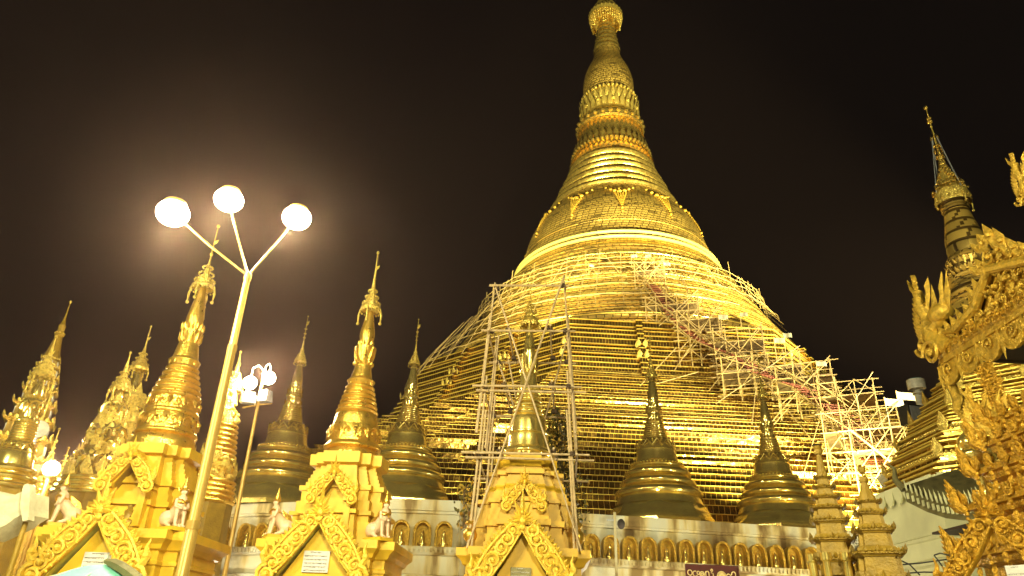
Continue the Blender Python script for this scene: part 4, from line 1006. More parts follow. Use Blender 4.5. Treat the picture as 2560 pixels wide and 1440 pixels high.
def left_globe():
    D = 27.0; p_ = G(126, 1180, D)
    T = thing('street_lamp', 'small low globe lamp blazing at the far left among the distant spires', 'street lamp', (p_.x, p_.y, 0))
    MB().tube([(0, 0, 0), (0, 0, p_.z-.1)], .06, 10).build('pole', 'pole', T)
    MB().ball((0, 0, p_.z+.1), .24, 16, 12).build('lamp_globe', 'glow', T)
    MB().lathe([(p_.z-.22, .06), (p_.z-.12, .16), (p_.z-.1, .16)], 14).build('globe_holder', 'pole', T)
    lamp('globe_light', (p_.x, p_.y-.4, p_.z+.1), 1500, (1, .82, .45), radius=.2)
left_globe()
def roof_flood():
    D = 36.0; p_ = G(2309, 1040, D); X, Y = p_.x, p_.y
    T = thing('floodlight', 'white drum-shaped floodlight on a short white post above the right terraces', 'floodlight', (X, Y, 0))
    zt = G(2310, 985, D).z
    MB().tube([(0, 0, 5.5), (0, 0, zt)], [.24, .17], 14).build('post', 'whitep', T)
    MB().lathe([(zt+.02, .24), (zt+.10, .24), (zt+.1, .12), (zt+.22, .12)], 20).build('bracket_ring', 'whitep', T)
    mb = MB(); mb.lathe([(zt+.25, .36), (zt+.28, .38), (zt+.68, .38), (zt+.7, .34)], 24); mb.build('lamp_drum', 'whitep', T)
    MB().lathe([(zt+.70, .33), (zt+.74, .30)], 24).build('lamp_lens', mat('bluish_lens', (.1, .3, .4), .2), T)
roof_flood()
p_ = G(2283, 1040, 35.0)
T = thing('loudspeaker', 'dark square loudspeaker box on the terrace left of the white drum floodlight', 'loudspeaker', p_, R(15))
MB().box((0, 0, 0), (.95, .6, .85)).build('cabinet', 'black', T); MB().box((0, -.32, 0), (.8, .05, .7)).build('grille', 'metalg', T); MB().tube([(0, .1, -.4), (0, .1, 5-p_.z)], .06, 6).build('mounting_post', 'metalg', T)
p_ = G(104, 1078, 24.0)
T = thing('loudspeaker', 'small pale horn loudspeaker beside the tiered wooden tower at far left', 'loudspeaker', p_, R(-30))
mb = MB(); mb.tube([(-.25, 0, 0), (-.1, 0, 0), (.08, -.1, 0), (.2, -.18, 0)], [.05, .07, .13, .24], 14); mb.build('horn', 'whitep', T); MB().tube([(-.15, 0, 0), (-.15, 0, -p_.z)], .03, 6).build('post', 'metalg', T)

# ------------------------------------------------------------------ distant spires at the left
def traced(name, label, cat, base, D, tr, m='orn', rough=0, group=None, finm='orn', n=32):
    X, Y = axis(base[0], base[1], D)
    T = thing(name, label, cat, (X, Y, 0), 0, group); r = lambda y, h: zr(X, Y, y, h)
    stupa_top(T, r, tr, m, 0, n=n)
    y0, h0 = max((p for t in tr for p in t[2]), key=lambda p: p[0]); z0, r0 = r(y0, h0)
    MB().lathe([(0, r0*1.1), (z0*.6, r0*1.1), (z0*.62, r0*1.02), (z0+.02, r0*1.0)], 8, a0=pi/8).build('plinth', 'ochre', T)
    return T, X, Y, r
gl = 'distant gilded stupas at the far left'
def encrust(T, X, Y, r, spans, count, seed, m='orn', size=.16):
    rnd = random.Random(seed); mb = MB()
    for (y0, h0, y1, h1) in spans:
        for i in range(count):
            t = rnd.random(); y = y0+(y1-y0)*t; h = h0+(h1-h0)*t; z, q = r(y, h); a = rnd.uniform(-pi, 0.3); d = Vector((cos(a), sin(a), 0)); s_ = size*rnd.uniform(.5, 1.3)
            if rnd.random() < .5: mb.ball((q*d.x, q*d.y, z), s_*.5, 6, 4, sc=(1, 1, .8))
            else: mb.spike((q*d.x, q*d.y, z-s_), (q*1.08*d.x, q*1.08*d.y, z+s_*1.2), s_*1.2, s_*.35, d)
    mb.build('encrusted_ornament', m, T)
# S0 stupa in front at the far left edge
T0, X, Y, r = traced('gilded_stupa', 'bright ringed stupa cut by the left edge in front of the tiered tower', 'stupa', (10, 1225), 21.0,
    [('base_rings', 'r3', [(1225, 62), (1165, 46)]), ('bell', 's', [(1165, 44), (1150, 42), (1135, 38), (1120, 30)]), ('garland_band', 'o12', [(1130, 38), (1105, 28)]), ('ringed_spire', 'r7', [(1105, 27), (1058, 24)]),
     ('drooping_lotus', 'p14', [(1060, 22), (1052, 27), (1045, 22)]), ('lotus_stem', 'o10', [(1045, 22), (1000, 19)]), ('beaded_ring', 'p14', [(1000, 17), (992, 22)]), ('banana_bud', 's', [(990, 14), (975, 13), (955, 8), (945, 7)]),
     ('umbrella_finial', 'f', [(945, 24), (940, 28), (930, 22), (920, 18), (910, 12), (895, 7), (880, 4), (860, 2), (842, 1)])], 'polish', group=gl)
# tiered tower (pyatthat) behind it
def tiered_tower(name, label, base, D, tiers, top, bodym, rz=0.3, windows=True, group=None, spikem='orn', cat='tower'):
    X, Y = axis(base[0], base[1], D); T = thing(name, label, cat, (X, Y, 0), rz, group); r = lambda y, h: zr(X, Y, y, h)
    for i in range(len(tiers)-1):
        (y0, h0), (y1, h1) = tiers[i], tiers[i+1]; z0, s0 = r(y0, h0); z1, s1 = r(y1, h1); K = 1.25; a0_, a1_ = s0/K, s1/K
        H = z1-z0; mb = MB()
        def sq(a, z): return redent(a, .72, 1, 0, (0, 0), z)
        mb.loft([sq(a0_*.84, z0), sq(a0_*.80, z0+H*.55), sq(a0_*.86, z0+H*.56), sq(a0_*.9, z0+H*.62), sq(a0_*1.0, z0+H*.66), sq(a0_*1.0, z0+H*.73), sq((a0_+a1_)*.47, z0+H*.8), sq(a1_*.9, z0+H*.99), sq(a1_*.5, z0+H)]); t_ = mb.build('tier', bodym, T, sharp=15)
        mb = MB()
        for k in range(4):
            an = k*pi/2; c, s_ = cos(an), sin(an); rot = lambda x, y: (x*c-y*s_, x*s_+y*c)
            for u in [q/4 for q in range(-4, 5)]:
                x, y = rot(u*a0_*.98, -a0_*.98); hh = H*(.34 if abs(u) == 1 else .20 if u != 0 else .36)
                mb.spike((x, y, z0+H*.70), (x*1.05, y*1.05, z0+H*.70+hh), a0_*.22, .04, (x, y, 0))
        mb.build('cresting', spikem, t_)
        mb = MB()
        for k in range(4):
            an = k*pi/2; c, s_ = cos(an), sin(an)
            for i2 in range(-9, 10):
                x, y = i2/9*a0_*.98, -a0_*1.0; mb.ball((x*c-y*s_, x*s_+y*c, z0+H*.69), a0_*.035, 5, 4)
        mb.build('bead_moulding', spikem, t_)
        if windows and H > .25:
            for k in range(4):
                an = k*pi/2; c, s_ = cos(an), sin(an); mb = MB(); yy = -a0_*.84
                for (x, z, wx, wz) in ((-.32, .28, .05, .42), (.32, .28, .05, .42), (0, .50, .60, .05), (0, .08, .60, .05), (-.12, .28, .04, .30), (.12, .28, .04, .30)):
                    cx_, cy_ = x*a0_, yy; mb.box((cx_*c-cy_*s_, cx_*s_+cy_*c, z0+H*z), (wx*a0_, .06, wz*H), an)
                mb.build('window_frame', 'plaque', t_)
    z0, r0 = r(*top[0]); mb = MB(); P = [r(y, h) for y, h in top]; mb.lathe(P, 8); mb.build('spire', bodym, T)
    zt = P[-1][0]; mb = MB(); mb.ball((0, 0, zt), .06, 6, 4); zz = P[len(P)//2]
    for i in range(8):
        a = 2*pi*i/8; mb.ball((zz[1]*1.3*cos(a), zz[1]*1.3*sin(a), zz[0]), .05, 5, 4)
    mb.build('finial', spikem, T)
    return T
tiered_tower('tiered_tower', 'tall carved tower with dark framed windows tapering to a needle at the far left', (10, 1245), 30.0,
    [(1245, 118), (1190, 92), (1140, 78), (1090, 66), (1045, 56), (1005, 46), (970, 38), (940, 31), (915, 25), (895, 17)],
    [(900, 20), (893, 21), (885, 16), (842, 8), (840, 11), (836, 11), (834, 7), (822, 8), (815, 9), (812, 6), (798, 3), (780, 1.5), (755, .8)], 'ochre', rz=.5)
To1, X, Y, r = traced('gilded_stupa', 'heavily encrusted stupa with the taller flag-topped needle, left of the leftmost yellow shrine', 'stupa', (258, 1245), 26.0,
    [('base_rings', 'r4', [(1245, 118), (1190, 88)]), ('garland_band', 'o14', [(1190, 86), (1130, 68)]), ('foliage_band', 'o14', [(1130, 66), (1070, 48)]), ('upper_foliage_band', 'o12', [(1070, 46), (1015, 30)]), ('lotus_stem', 'o10', [(1015, 28), (975, 17)]),
     ('banana_bud', 's', [(975, 14), (960, 12), (940, 9), (925, 6)]), ('umbrella_finial', 'f', [(925, 19), (920, 22), (912, 17), (905, 13), (895, 9), (882, 5), (865, 2), (850, 1.5), (817, 1)])], 'polish', group=gl)
encrust(To1, X, Y, r, [(1190, 88, 1130, 68), (1130, 68, 1070, 50), (1070, 50, 985, 22)], 70, 4, size=.30)
To2, X, Y, r = traced('gilded_stupa', 'slimmer encrusted stupa with the shorter needle, beside the taller encrusted one', 'stupa', (222, 1245), 24.0,
    [('base_rings', 'r4', [(1245, 86), (1195, 66)]), ('garland_band', 'o12', [(1195, 64), (1130, 46)]), ('foliage_band', 'o12', [(1130, 45), (1060, 28)]), ('lotus_stem', 'o10', [(1060, 27), (1000, 17)]),
     ('banana_bud', 's', [(1000, 14), (990, 15), (975, 10)]), ('umbrella_finial', 'f', [(978, 20), (972, 24), (962, 18), (950, 14), (940, 8), (925, 5), (905, 2.5), (882, 1)])], 'polish', group=gl)
encrust(To2, X, Y, r, [(1195, 66, 1130, 47), (1130, 47, 1060, 30), (1060, 28, 1005, 18)], 50, 5, size=.24)
for bx, by, tp, hw, lab in ((92, 1250, 1072, 22, 'thin distant spire directly left of the small blazing globe lamp'), (128, 1262, 1120, 30, 'short gilded stupa under the small blazing globe lamp'), (40, 1250, 960, 10, 'slender white-tipped spire in front of the dark windowed tower')):
    k = (by-tp)
    traced('gilded_stupa', lab, 'stupa', (bx, by), 29.0, [('base_rings', 'r5', [(by, hw), (by-k*.35, hw*.55)]), ('ringed_spire', 'r5', [(by-k*.35, hw*.5), (by-k*.55, hw*.28)]), ('umbrella_finial', 'f', [(by-k*.55, hw*.3), (by-k*.6, hw*.34), (by-k*.7, hw*.15), (by-k*.8, 2), (tp, .8)])], 'polish', group=gl)
Tg, X, Y, r = traced('gilded_stupa', 'leafy encrusted gilded stupa half hidden behind the tall street lamp pole', 'stupa', (520, 1262), 23.5,
    [('base_rings', 'r5', [(1262, 58), (1200, 50)]), ('garland_band', 'o12', [(1200, 48), (1160, 42)]), ('ringed_spire', 'r8', [(1160, 40), (1060, 27)]), ('lotus_stem', 'o10', [(1060, 24), (1020, 15)]),
     ('banana_bud', 's', [(1020, 12), (1008, 12), (985, 7), (975, 6)]), ('umbrella_finial', 'f', [(978, 20), (970, 23), (960, 18), (945, 12), (930, 7), (905, 3), (880, 1)])], 'gild', group=gl)
encrust(Tg, X, Y, r, [(1200, 50, 1140, 42), (1060, 28, 1000, 14), (975, 22, 955, 18)], 26, 6, size=.2)
# pale cloth canopy at the left edge
T = thing('awning', 'pale cloth canopy with a rounded corner board at the left edge', 'awning', G(20, 1290, 14.0), 0)
o_ = T.location.copy(); d_ = Vector((.25, .97, 0))
MB().extrude2d([G(x, y, 14.0)-o_ for x, y in ((-60, 1236), (-10, 1226), (12, 1238), (32, 1240), (52, 1230), (60, 1228), (58, 1284), (36, 1296), (15, 1312), (-60, 1345))], None, None, d_, .5).build('canopy_cloth', 'white', T)
MB().extrude2d([G(x, y, 13.95)-o_ for x, y in ((56, 1222), (60, 1212), (68, 1209), (74, 1214), (75, 1240), (70, 1300), (56, 1303), (50, 1262))], None, None, d_, .12).build('rounded_corner_board', 'white', T)
MB().tube([G(66, 1300, 14.1)-o_, Vector((G(66, 1300, 14.1).x-o_.x, G(66, 1300, 14.1).y-o_.y, -o_.z))], .04, 8).build('post', 'ochre', T)

# ------------------------------------------------------------------ parasol, red sign, shrubs
p_ = G(262, 1412, 7.6)
T = thing('parasol', 'pale turquoise parasol top with a dark patterned strip, before the leftmost shrine', 'parasol', (p_.x, p_.y, 0))
zz = p_.z; mb = MB(); mb.lathe(smoothp([(zz-.42, .80), (zz-.30, .66), (zz-.14, .42), (zz-.03, .18), (zz, .04)], 3), 16); mb.build('canopy', 'teal', T)
for i in range(8):
    a = 2*pi*i/8+.2; MB().tube([(0, 0, zz+.01), (.43*cos(a), .43*sin(a), zz-.13), (.80*cos(a), .80*sin(a), zz-.41)], .006, 4).build('rib', 'whitep', T)
mb = MB(); q = []
for t in range(7): u = t/6; q.append((.05+.62*u, -.10-.26*u, zz+.02-.28*u**1.5))
mb.tube(q, [.02, .045, .05, .05, .05, .045, .03], 6); mb.build('patterned_strip', 'roofd', T); MB().tube([(0, 0, 0), (0, 0, zz+.08)], .018, 8).build('shaft', 'whitep', T)

def sign():
    a = Z(1713, 1409, 3.86); b = Z(1844, 1409+9, 3.86); 
    y = 26.6; A = G(1713, 1409, math.hypot(*(G(1713, 1409, 27).xy))); c = (G(1713, 1410, 27.0)+G(1844, 1418, 27.6))/2; d = G(1844, 1418, 27.6)-G(1713, 1410, 27.0)
    w_ = d.xy.length; an = math.atan2(d.y, d.x); zt = c.z; h_ = .95
    T = thing('sign_board', 'dark red sign board with curly gold lettering, low on the white wall', 'sign', (c.x, c.y, zt-h_/2), an)
    MB().box((0, 0, 0), (w_, .06, h_)).build('board', 'redsign', T)
    mb = MB()
    for x, z, wx, wz in ((0, h_/2, w_+.04, .04), (0, -h_/2, w_+.04, .04), (-w_/2, 0, .04, h_), (w_/2, 0, .04, h_)): mb.box((x, -.03, z), (wx, .05, wz))
    mb.build('frame', 'redsign', T)
    S_ = h_*.30
    def arc(cx, cz, r, a0, a1, n=12): return [(cx+r*cos(R(a0+(a1-a0)*i/n)), -.045, cz+r*sin(R(a0+(a1-a0)*i/n))) for i in range(n+1)]
    z0 = .12
    glyphs = [  # strokes of each character
        [arc(-.86, z0+.10, .085, 0, 360), arc(-.86, z0+.10, .085, 0, -80)+[(-.80, -.045, z0-.16)]],
        [arc(-.66, z0+.07, .085, 60, 330), [(-.60, -.045, z0+.0), (-.56, -.045, z0-.18), (-.62, -.045, z0-.26)], arc(-.54, z0+.10, .05, 0, 360)],
        [arc(-.40, z0+.06, .085, 0, 360), arc(-.40, z0+.06, .04, 0, 360)], [arc(-.40, z0-.14, .07, 90, -200)],
        [[(-.26, -.045, z0+.16), (-.26, -.045, z0-.18)], arc(-.20, z0+.10, .06, 180, 0), [(-.14, -.045, z0+.1), (-.14, -.045, z0-.20), (-.20, -.045, z0-.26)]],
        [arc(-.02, z0+.20, .035, 0, 360), [(-.06, -.045, z0+.12), (.02, -.045, z0+.10), (.02, -.045, z0-.18)], arc(.05, z0-.06, .04, 0, 360), [(.0, -.045, z0-.24), (.09, -.045, z0-.24)]],
        [arc(.60, z0+.03, .07, 30, 330), [(.67, -.045, z0+.03), (.72, -.045, z0+.10)]],
        [arc(.80, z0+.10, .075, 200, -20), [(.875, -.045, z0+.08), (.875, -.045, z0-.18), (.83, -.045, z0-.25)]]]
    for gidx in glyphs:
        mb = MB()
        for st in gidx: mb.tube([(x*w_/2.0, y_, z) for x, y_, z in st], .017, 5)
        mb.build('character', 'signgold', T)
    mb = MB(); n = 24; vs = [(.34*w_/2+.165*cos(2*pi*i/n), -.035, z0+.02+.165*sin(2*pi*i/n)) for i in range(n)]; vs2 = [(x, -.06, z) for x, y_, z in vs]
    mb.add(vs+vs2, [tuple(range(n)), tuple(range(2*n-1, n-1, -1))]+[(i, (i+1) % n, n+(i+1) % n, n+i) for i in range(n)])
    d_ = mb.build('gold_disc', 'signgold', T)
    mb = MB(); cx = .34*w_/2; mb.tube([(cx+.13*cos(2*pi*i/20), -.07, z0+.02+.13*sin(2*pi*i/20)) for i in range(21)], .008, 4); mb.tube([(cx+.03*cos(a), -.07, z0+.02+a*.02-.02) for a in (-2, -1, 0, 1, 2)], .01, 4); mb.build('disc_relief', 'orange', d_)
sign()
# cable conduit and junction box on the wall
p_ = Z(1530, 1340, 4.9); T = thing('conduit', 'thin grey vertical pipe on the stained wall right of the caged shrine', 'pipe', (p_.x, p_.y-.75, 0))
MB().tube([(0, 0, 0), (0, 0, 5.55)], .045, 8).build('pipe', 'wall', T); MB().box((-.12, 0, 5.3), (.28, .06, .05)).build('bracket', 'metalg', T); MB().ball((.22, .1, 5.2), .13, 10, 6, sc=(1, 1, 1.3)).build('dark_lamp_fitting', 'ink', T)

def shrub(label, pts, D, count, size, seed, gold=.4, spread=.25):
    rnd = random.Random(seed); P = [G(x, y, D) for x, y in pts]; base = P[0]
    T = thing('shrub', label, 'shrub', (base.x, base.y, base.z)); L_ = [p-base for p in P]
    for k in range(3):
        MB().tube([q+Vector((rnd.uniform(-.1, .1)*k, rnd.uniform(-.1, .1)*k, 0)) for q in L_], [.03]+[.015]*(len(L_)-1), 5).build('stem', 'bark', T)
    for nm, m, cnt in (('foliage', 'leaf', int(count*(1-gold))), ('gilded_foliage', 'leafg', int(count*gold))):
        mb = MB()
        for i in range(cnt):
            t = rnd.random()**.8*(len(L_)-1); j = min(int(t), len(L_)-2); c = L_[j].lerp(L_[j+1], t-j)+Vector((rnd.gauss(0, spread), rnd.gauss(0, spread), rnd.gauss(0, spread*.9)))
            d = Vector((rnd.gauss(0, 1), rnd.gauss(0, 1), rnd.gauss(-.3, 1))).normalized(); s_ = size*rnd.uniform(.6, 1.4)
            u = d.orthogonal().normalized(); mb.add([c, c+d*s_*.5+u*s_*.28, c+d*s_, c+d*s_*.5-u*s_*.28], [(0, 1, 2), (0, 2, 3)])
        mb.build(nm, m, T)
shrub('dark bushy shrub with gilded leaves behind the right poles of the bamboo cage', [(1415, 1330), (1420, 1270), (1405, 1180), (1392, 1090), (1385, 1040)], 19.0, 1500, .13, 3, .30, .22)
shrub('thin hanging leafy twigs left of the bamboo cage', [(1158, 1320), (1160, 1280), (1166, 1240), (1172, 1215)], 17.2, 130, .12, 4, .5, .09)

# ------------------------------------------------------------------ ochre tiered towers, right foreground
def columns(T, X, Y, y0, y1, hw, m='polish'):
    z0, q = zr(X, Y, y0, hw); z1, _ = zr(X, Y, y1, hw)
    for k in range(8):
        a = pi/8+k*pi/4; x, y = q*cos(a), q*sin(a)
        MB().lathe([(0, .06), (z1-.12, .055), (z1-.1, .08), (z1, .08)], 12, c=(x, y)).build('column', m, T)
tw = 'ochre tiered towers in front of the wall'
t1 = tiered_tower('tiered_tower', 'ochre tiered tower with a wire ring finial, left and taller one of the ochre pair', (2090, 1405), 12.0,
    [(1440, 58), (1385, 62), (1338, 52), (1292, 50), (1264, 38), (1238, 29), (1213, 21), (1190, 15)], [(1192, 14), (1178, 12), (1160, 9), (1140, 6), (1130, 3), (1126, 3), (1122, 1.5), (1118, 1)], 'ochre', rz=R(-22), windows=False, group=tw, spikem='ochre')
columns(t1, t1.location.x, t1.location.y, 1440, 1388, 60)
mb = MB(); z0, _ = zr(t1.location.x, t1.location.y, 1113, 1); mb.torus((0, 0), .07, .008, 16, 4, z=z0); mb.tube([(.07, 0, z0), (0, 0, z0-.1)], .006, 4); mb.tube([(-.07, 0, z0), (0, 0, z0-.1)], .006, 4); mb.build('wire_ring', 'wire', t1)
tiered_tower('tiered_tower', 'ochre tiered tower with a bare wire-tipped cone, right and lower one of the ochre pair', (2200, 1420), 11.6,
    [(1500, 70), (1432, 74), (1368, 56), (1312, 42), (1274, 34), (1250, 22)], [(1254, 21), (1246, 20), (1225, 12), (1208, 7), (1203, 9), (1200, 3), (1182, 1.5), (1180, 6), (1177, 6), (1175, 1)], 'ochre', rz=R(-22), windows=False, group=tw, spikem='ochre')

# ------------------------------------------------------------------ large stupa at the right
def big_right():
    D = 24.0; X, Y = axis(2593, 1220, D)
    T = thing('pagoda', 'second large dark-gold pagoda with ribbed octagonal base, at the right behind the carved eave', 'pagoda', (X, Y, 0))
    r = lambda y, h: zr(X, Y, y, h)
    def cz(px, py):
        d = ray(px, py); k = d.x/d.y; a = (X-k*Y)/(1+.414*k); cy = Y+.414*a; return CAM.z+d.z/d.y*cy, a
    pts = [cz(2212, 1240), cz(2232, 1168), cz(2262, 1110), cz(2292, 1062), cz(2325, 1015), cz(2352, 965), cz(2372, 900)]
    za, aa = pts[0]
    # white plinth with petal-edged top
    mb = MB(); rows = []
    for a, z in ((aa+.35, 0), (aa+.35, 1.0), (aa+.25, 1.05), (aa+.25, za-2.1), (aa+.33, za-2.05), (aa+.33, za-1.95), (aa+.25, za-1.9), (aa+.25, za-1.5), (aa+.30, za-1.47), (aa+.30, za-1.40), (aa+.18, za-1.35), (aa+.12, za-.25), (aa+.2, za-.1), (aa+.2, za)):
        rows.append(octa(a, 0, (0, 0), z))
    mb.loft(rows, close_top=True); mb.build('white_plinth', 'wallr', T, sharp=15)
    mb = MB()
    for k in range(8):
        an = k*pi/4; c, s_ = cos(an), sin(an); L_ = 2*.414*aa
        n = 6
        for i in range(n):
            x = -L_/2+L_*(i+.5)/n; y = -(aa+.22)
            ol = [Vector(((x+L_/n*.5*cos(t)*c*1.0 if False else 0), 0, 0)) for t in (0,)]
            P4 = [(x-L_/n*.5, za+.02), (x-L_/n*.42, za-.26), (x-L_/n*.2, za-.40), (x, za-.44), (x+L_/n*.2, za-.40), (x+L_/n*.42, za-.26), (x+L_/n*.5, za+.02)]
            A = [Vector((px_*c-y*s_, px_*s_+y*c, pz)) for px_, pz in P4]
            mb.extrude2d(A, None, None, (s_*1.0, -c*1.0, 0), .05)
    mb.build('petal_edging', 'wallr', T)
    # gilded octagonal terraces
    mb = MB(); rows = []; mis = []; rnd = random.Random(4)
    N = 26
    def at(t):
        q = t*(len(pts)-1); i = min(int(q), len(pts)-2); u = q-i; return pts[i][0]+(pts[i+1][0]-pts[i][0])*u, pts[i][1]+(pts[i+1][1]-pts[i][1])*u
    for i in range(N):
        z0, a0_ = at(i/N); z1, a1_ = at((i+1)/N); k = rnd.choice((0, .02, .05)); o = .05 if i % 4 else .14
        rows += [octa(a0_, 0, (0, 0), z0), octa(a0_-k, 0, (0, 0), z0+(z1-z0)*.7), octa(a0_+o, 0, (0, 0), z0+(z1-z0)*.74), octa(a0_+o, 0, (0, 0), z1)]; mis += [0, 1, 1, 0]
    mb.loft(rows, mis=mis, close_top=True); mb.build('octagonal_terraces', ['plate', 'lip'], T, sharp=15)
    mb = MB()
    for t in (.12, .3, .5, .68):
        z0, a0_ = at(t)
        for x, y, _ in octa(a0_+.1, 0): mb.spike((x, y, z0-.1), (x*1.02, y*1.02, z0+.45), .35, .1, (x, y, 0))
        for k in range(8):
            an = k*pi/4; c, s_ = cos(an), sin(an)
            for i in range(-11, 12):
                x = i/11*.40*a0_; y = -(a0_+.13); mb.ball((x*c-y*s_, x*s_+y*c, z0), .05, 5, 4)
    mb.build('beaded_moulding', 'orn', T)
    stupa_top(T, r, [('bell', 's', [(905, 138), (880, 128), (850, 118), (820, 108), (790, 92), (765, 78)]), ('bell_band', 'r1', [(842, 120), (826, 116)]), ('ringed_spire', 'r6', [(768, 70), (690, 52)]), ('beaded_ring', 'p22', [(690, 48), (676, 54)]), ('globe_band', 'p22', [(676, 47), (656, 54)]), ('drooping_lotus', 'p18', [(640, 47), (650, 55), (656, 48)]),
        ('banana_bud', 's', [(642, 44), (628, 45), (600, 43), (570, 36), (545, 30), (528, 27)]), ('neck_band', 'r4', [(530, 27), (497, 26)]),
        ('umbrella_finial', 'f', [(512, 39), (497, 40), (482, 36), (478, 30), (462, 24), (450, 17), (430, 11), (412, 7), (395, 5), (385, 3), (340, 1.6), (272, 1)])], 'brickgold', 0, n=48)
    mb = MB()
    for y_, hw_, n_ in ((700, 50, 26), (722, 56, 26), (745, 62, 26), (680, 50, 24), (660, 50, 22)):
        z0, q = r(y_, hw_); beads(mb, z0, q*1.03, n_, .07)
    rnd = random.Random(6)
    for i in range(150):
        t = rnd.random(); z0, q = r(478-t*75, 36*(1-t)**1.5+4); a = rnd.uniform(0, 2*pi); mb.ball((q*cos(a), q*sin(a), z0), .05, 5, 4)
    for y_, hw_ in ((392, 8), (378, 9), (365, 7), (345, 8), (305, 4), (297, 3)):
        z0, q = r(y_, hw_)
        for k in range(6): mb.ball((q*cos(k), q*sin(k), z0), .045, 5, 4)
    z0, _ = r(270, 1); mb.ball((0, 0, z0), .075, 8, 6)
    mb.build('bead_strings', 'bright', T)
    z1, _ = r(345, 1); z0, q = r(485, 38)
    for a in (0.1, 1.7, 3.2, 4.8): MB().tube([(.1*cos(a), .1*sin(a), z1), (q*cos(a), q*sin(a), z0)], .012, 4).build('stay_wire', 'metalg', T)
big_right()

# ------------------------------------------------------------------ carved pavilion eave, right
def scrollwork(mb, pts, nrm, up, size, rnd, dens=1.0):
    """cover a band of anchor points with spirals, balls and flames"""
    nrm = Vector(nrm); up = Vector(up); sd = up.cross(nrm).normalized()
    for c in pts:
        c = Vector(c); s_ = size*rnd.uniform(.7, 1.2)
        mb.spiral(c+nrm*.03, s_*.5, sd, up, 1.4, s_*.09, a0=rnd.uniform(0, 6), cw=rnd.choice((1, -1)), n=12)
        for k in range(int(4*dens)):
            a = rnd.uniform(0, 2*pi); d = sd*cos(a)+up*sin(a); mb.spike(c+d*s_*.3+nrm*.02, c+d*s_*.8+nrm*.05, s_*.35, s_*.10, nrm)
        mb.ball(c+nrm*.06+sd*rnd.uniform(-.3, .3)*s_, s_*.14, 6, 4)
def horned(T, p_, nrm, sd, h, m='eave', seed=1):
    """flaming serpent-head corner finial"""
    rnd = random.Random(seed); p_ = Vector(p_); up = Vector((0, 0, 1)); nrm = Vector(nrm); sd = Vector(sd)
    mb = MB()
    q = lambda s_, u, o=0: p_+sd*s_*h+up*u*h+nrm*o*h
    mb.tube([q(-.25, -.05), q(-.08, .05), q(.05, .22), q(.02, .42), q(.12, .58), q(.10, .76), q(.20, .86), q(.25, 1.0)], [h*x for x in (.10, .12, .10, .085, .075, .05, .03, .005)], 10)
    mb.tube([q(-.05, .25), q(-.22, .32), q(-.34, .45), q(-.33, .62), q(-.40, .78)], [h*x for x in (.08, .07, .05, .035, .005)], 8)
    mb.ball(q(-.20, .36), h*.12, 10, 7, sc=(1, 1.4, .9)); mb.build('serpent_body', m, T)
    mb = MB()
    for i in range(16):
        t = i/15; c = q(.10+.06*sin(t*5), .08+.8*t, .03); mb.spike(c, c+sd*h*.16*(1-.5*t)+up*h*.12, h*.10, h*.03, nrm)
        c = q(-.02+.08*sin(t*5), .1+.6*t, .03); mb.spike(c, c-sd*h*.10+up*h*.12, h*.07, h*.03, nrm)
    for u in (-.30, -.42, -.14, 0): mb.spike(q(u*.8, .34), q(u*1.1-.02, .68+.1*rnd.random()), h*.12, h*.04, nrm)
    mb.spiral(q(-.02, -.04, .1), h*.16, sd, up, 1.6, h*.03); mb.spiral(q(.15, .1, .08), h*.12, sd, up, 1.5, h*.025, cw=-1); mb.build('flame_fins', m, T)
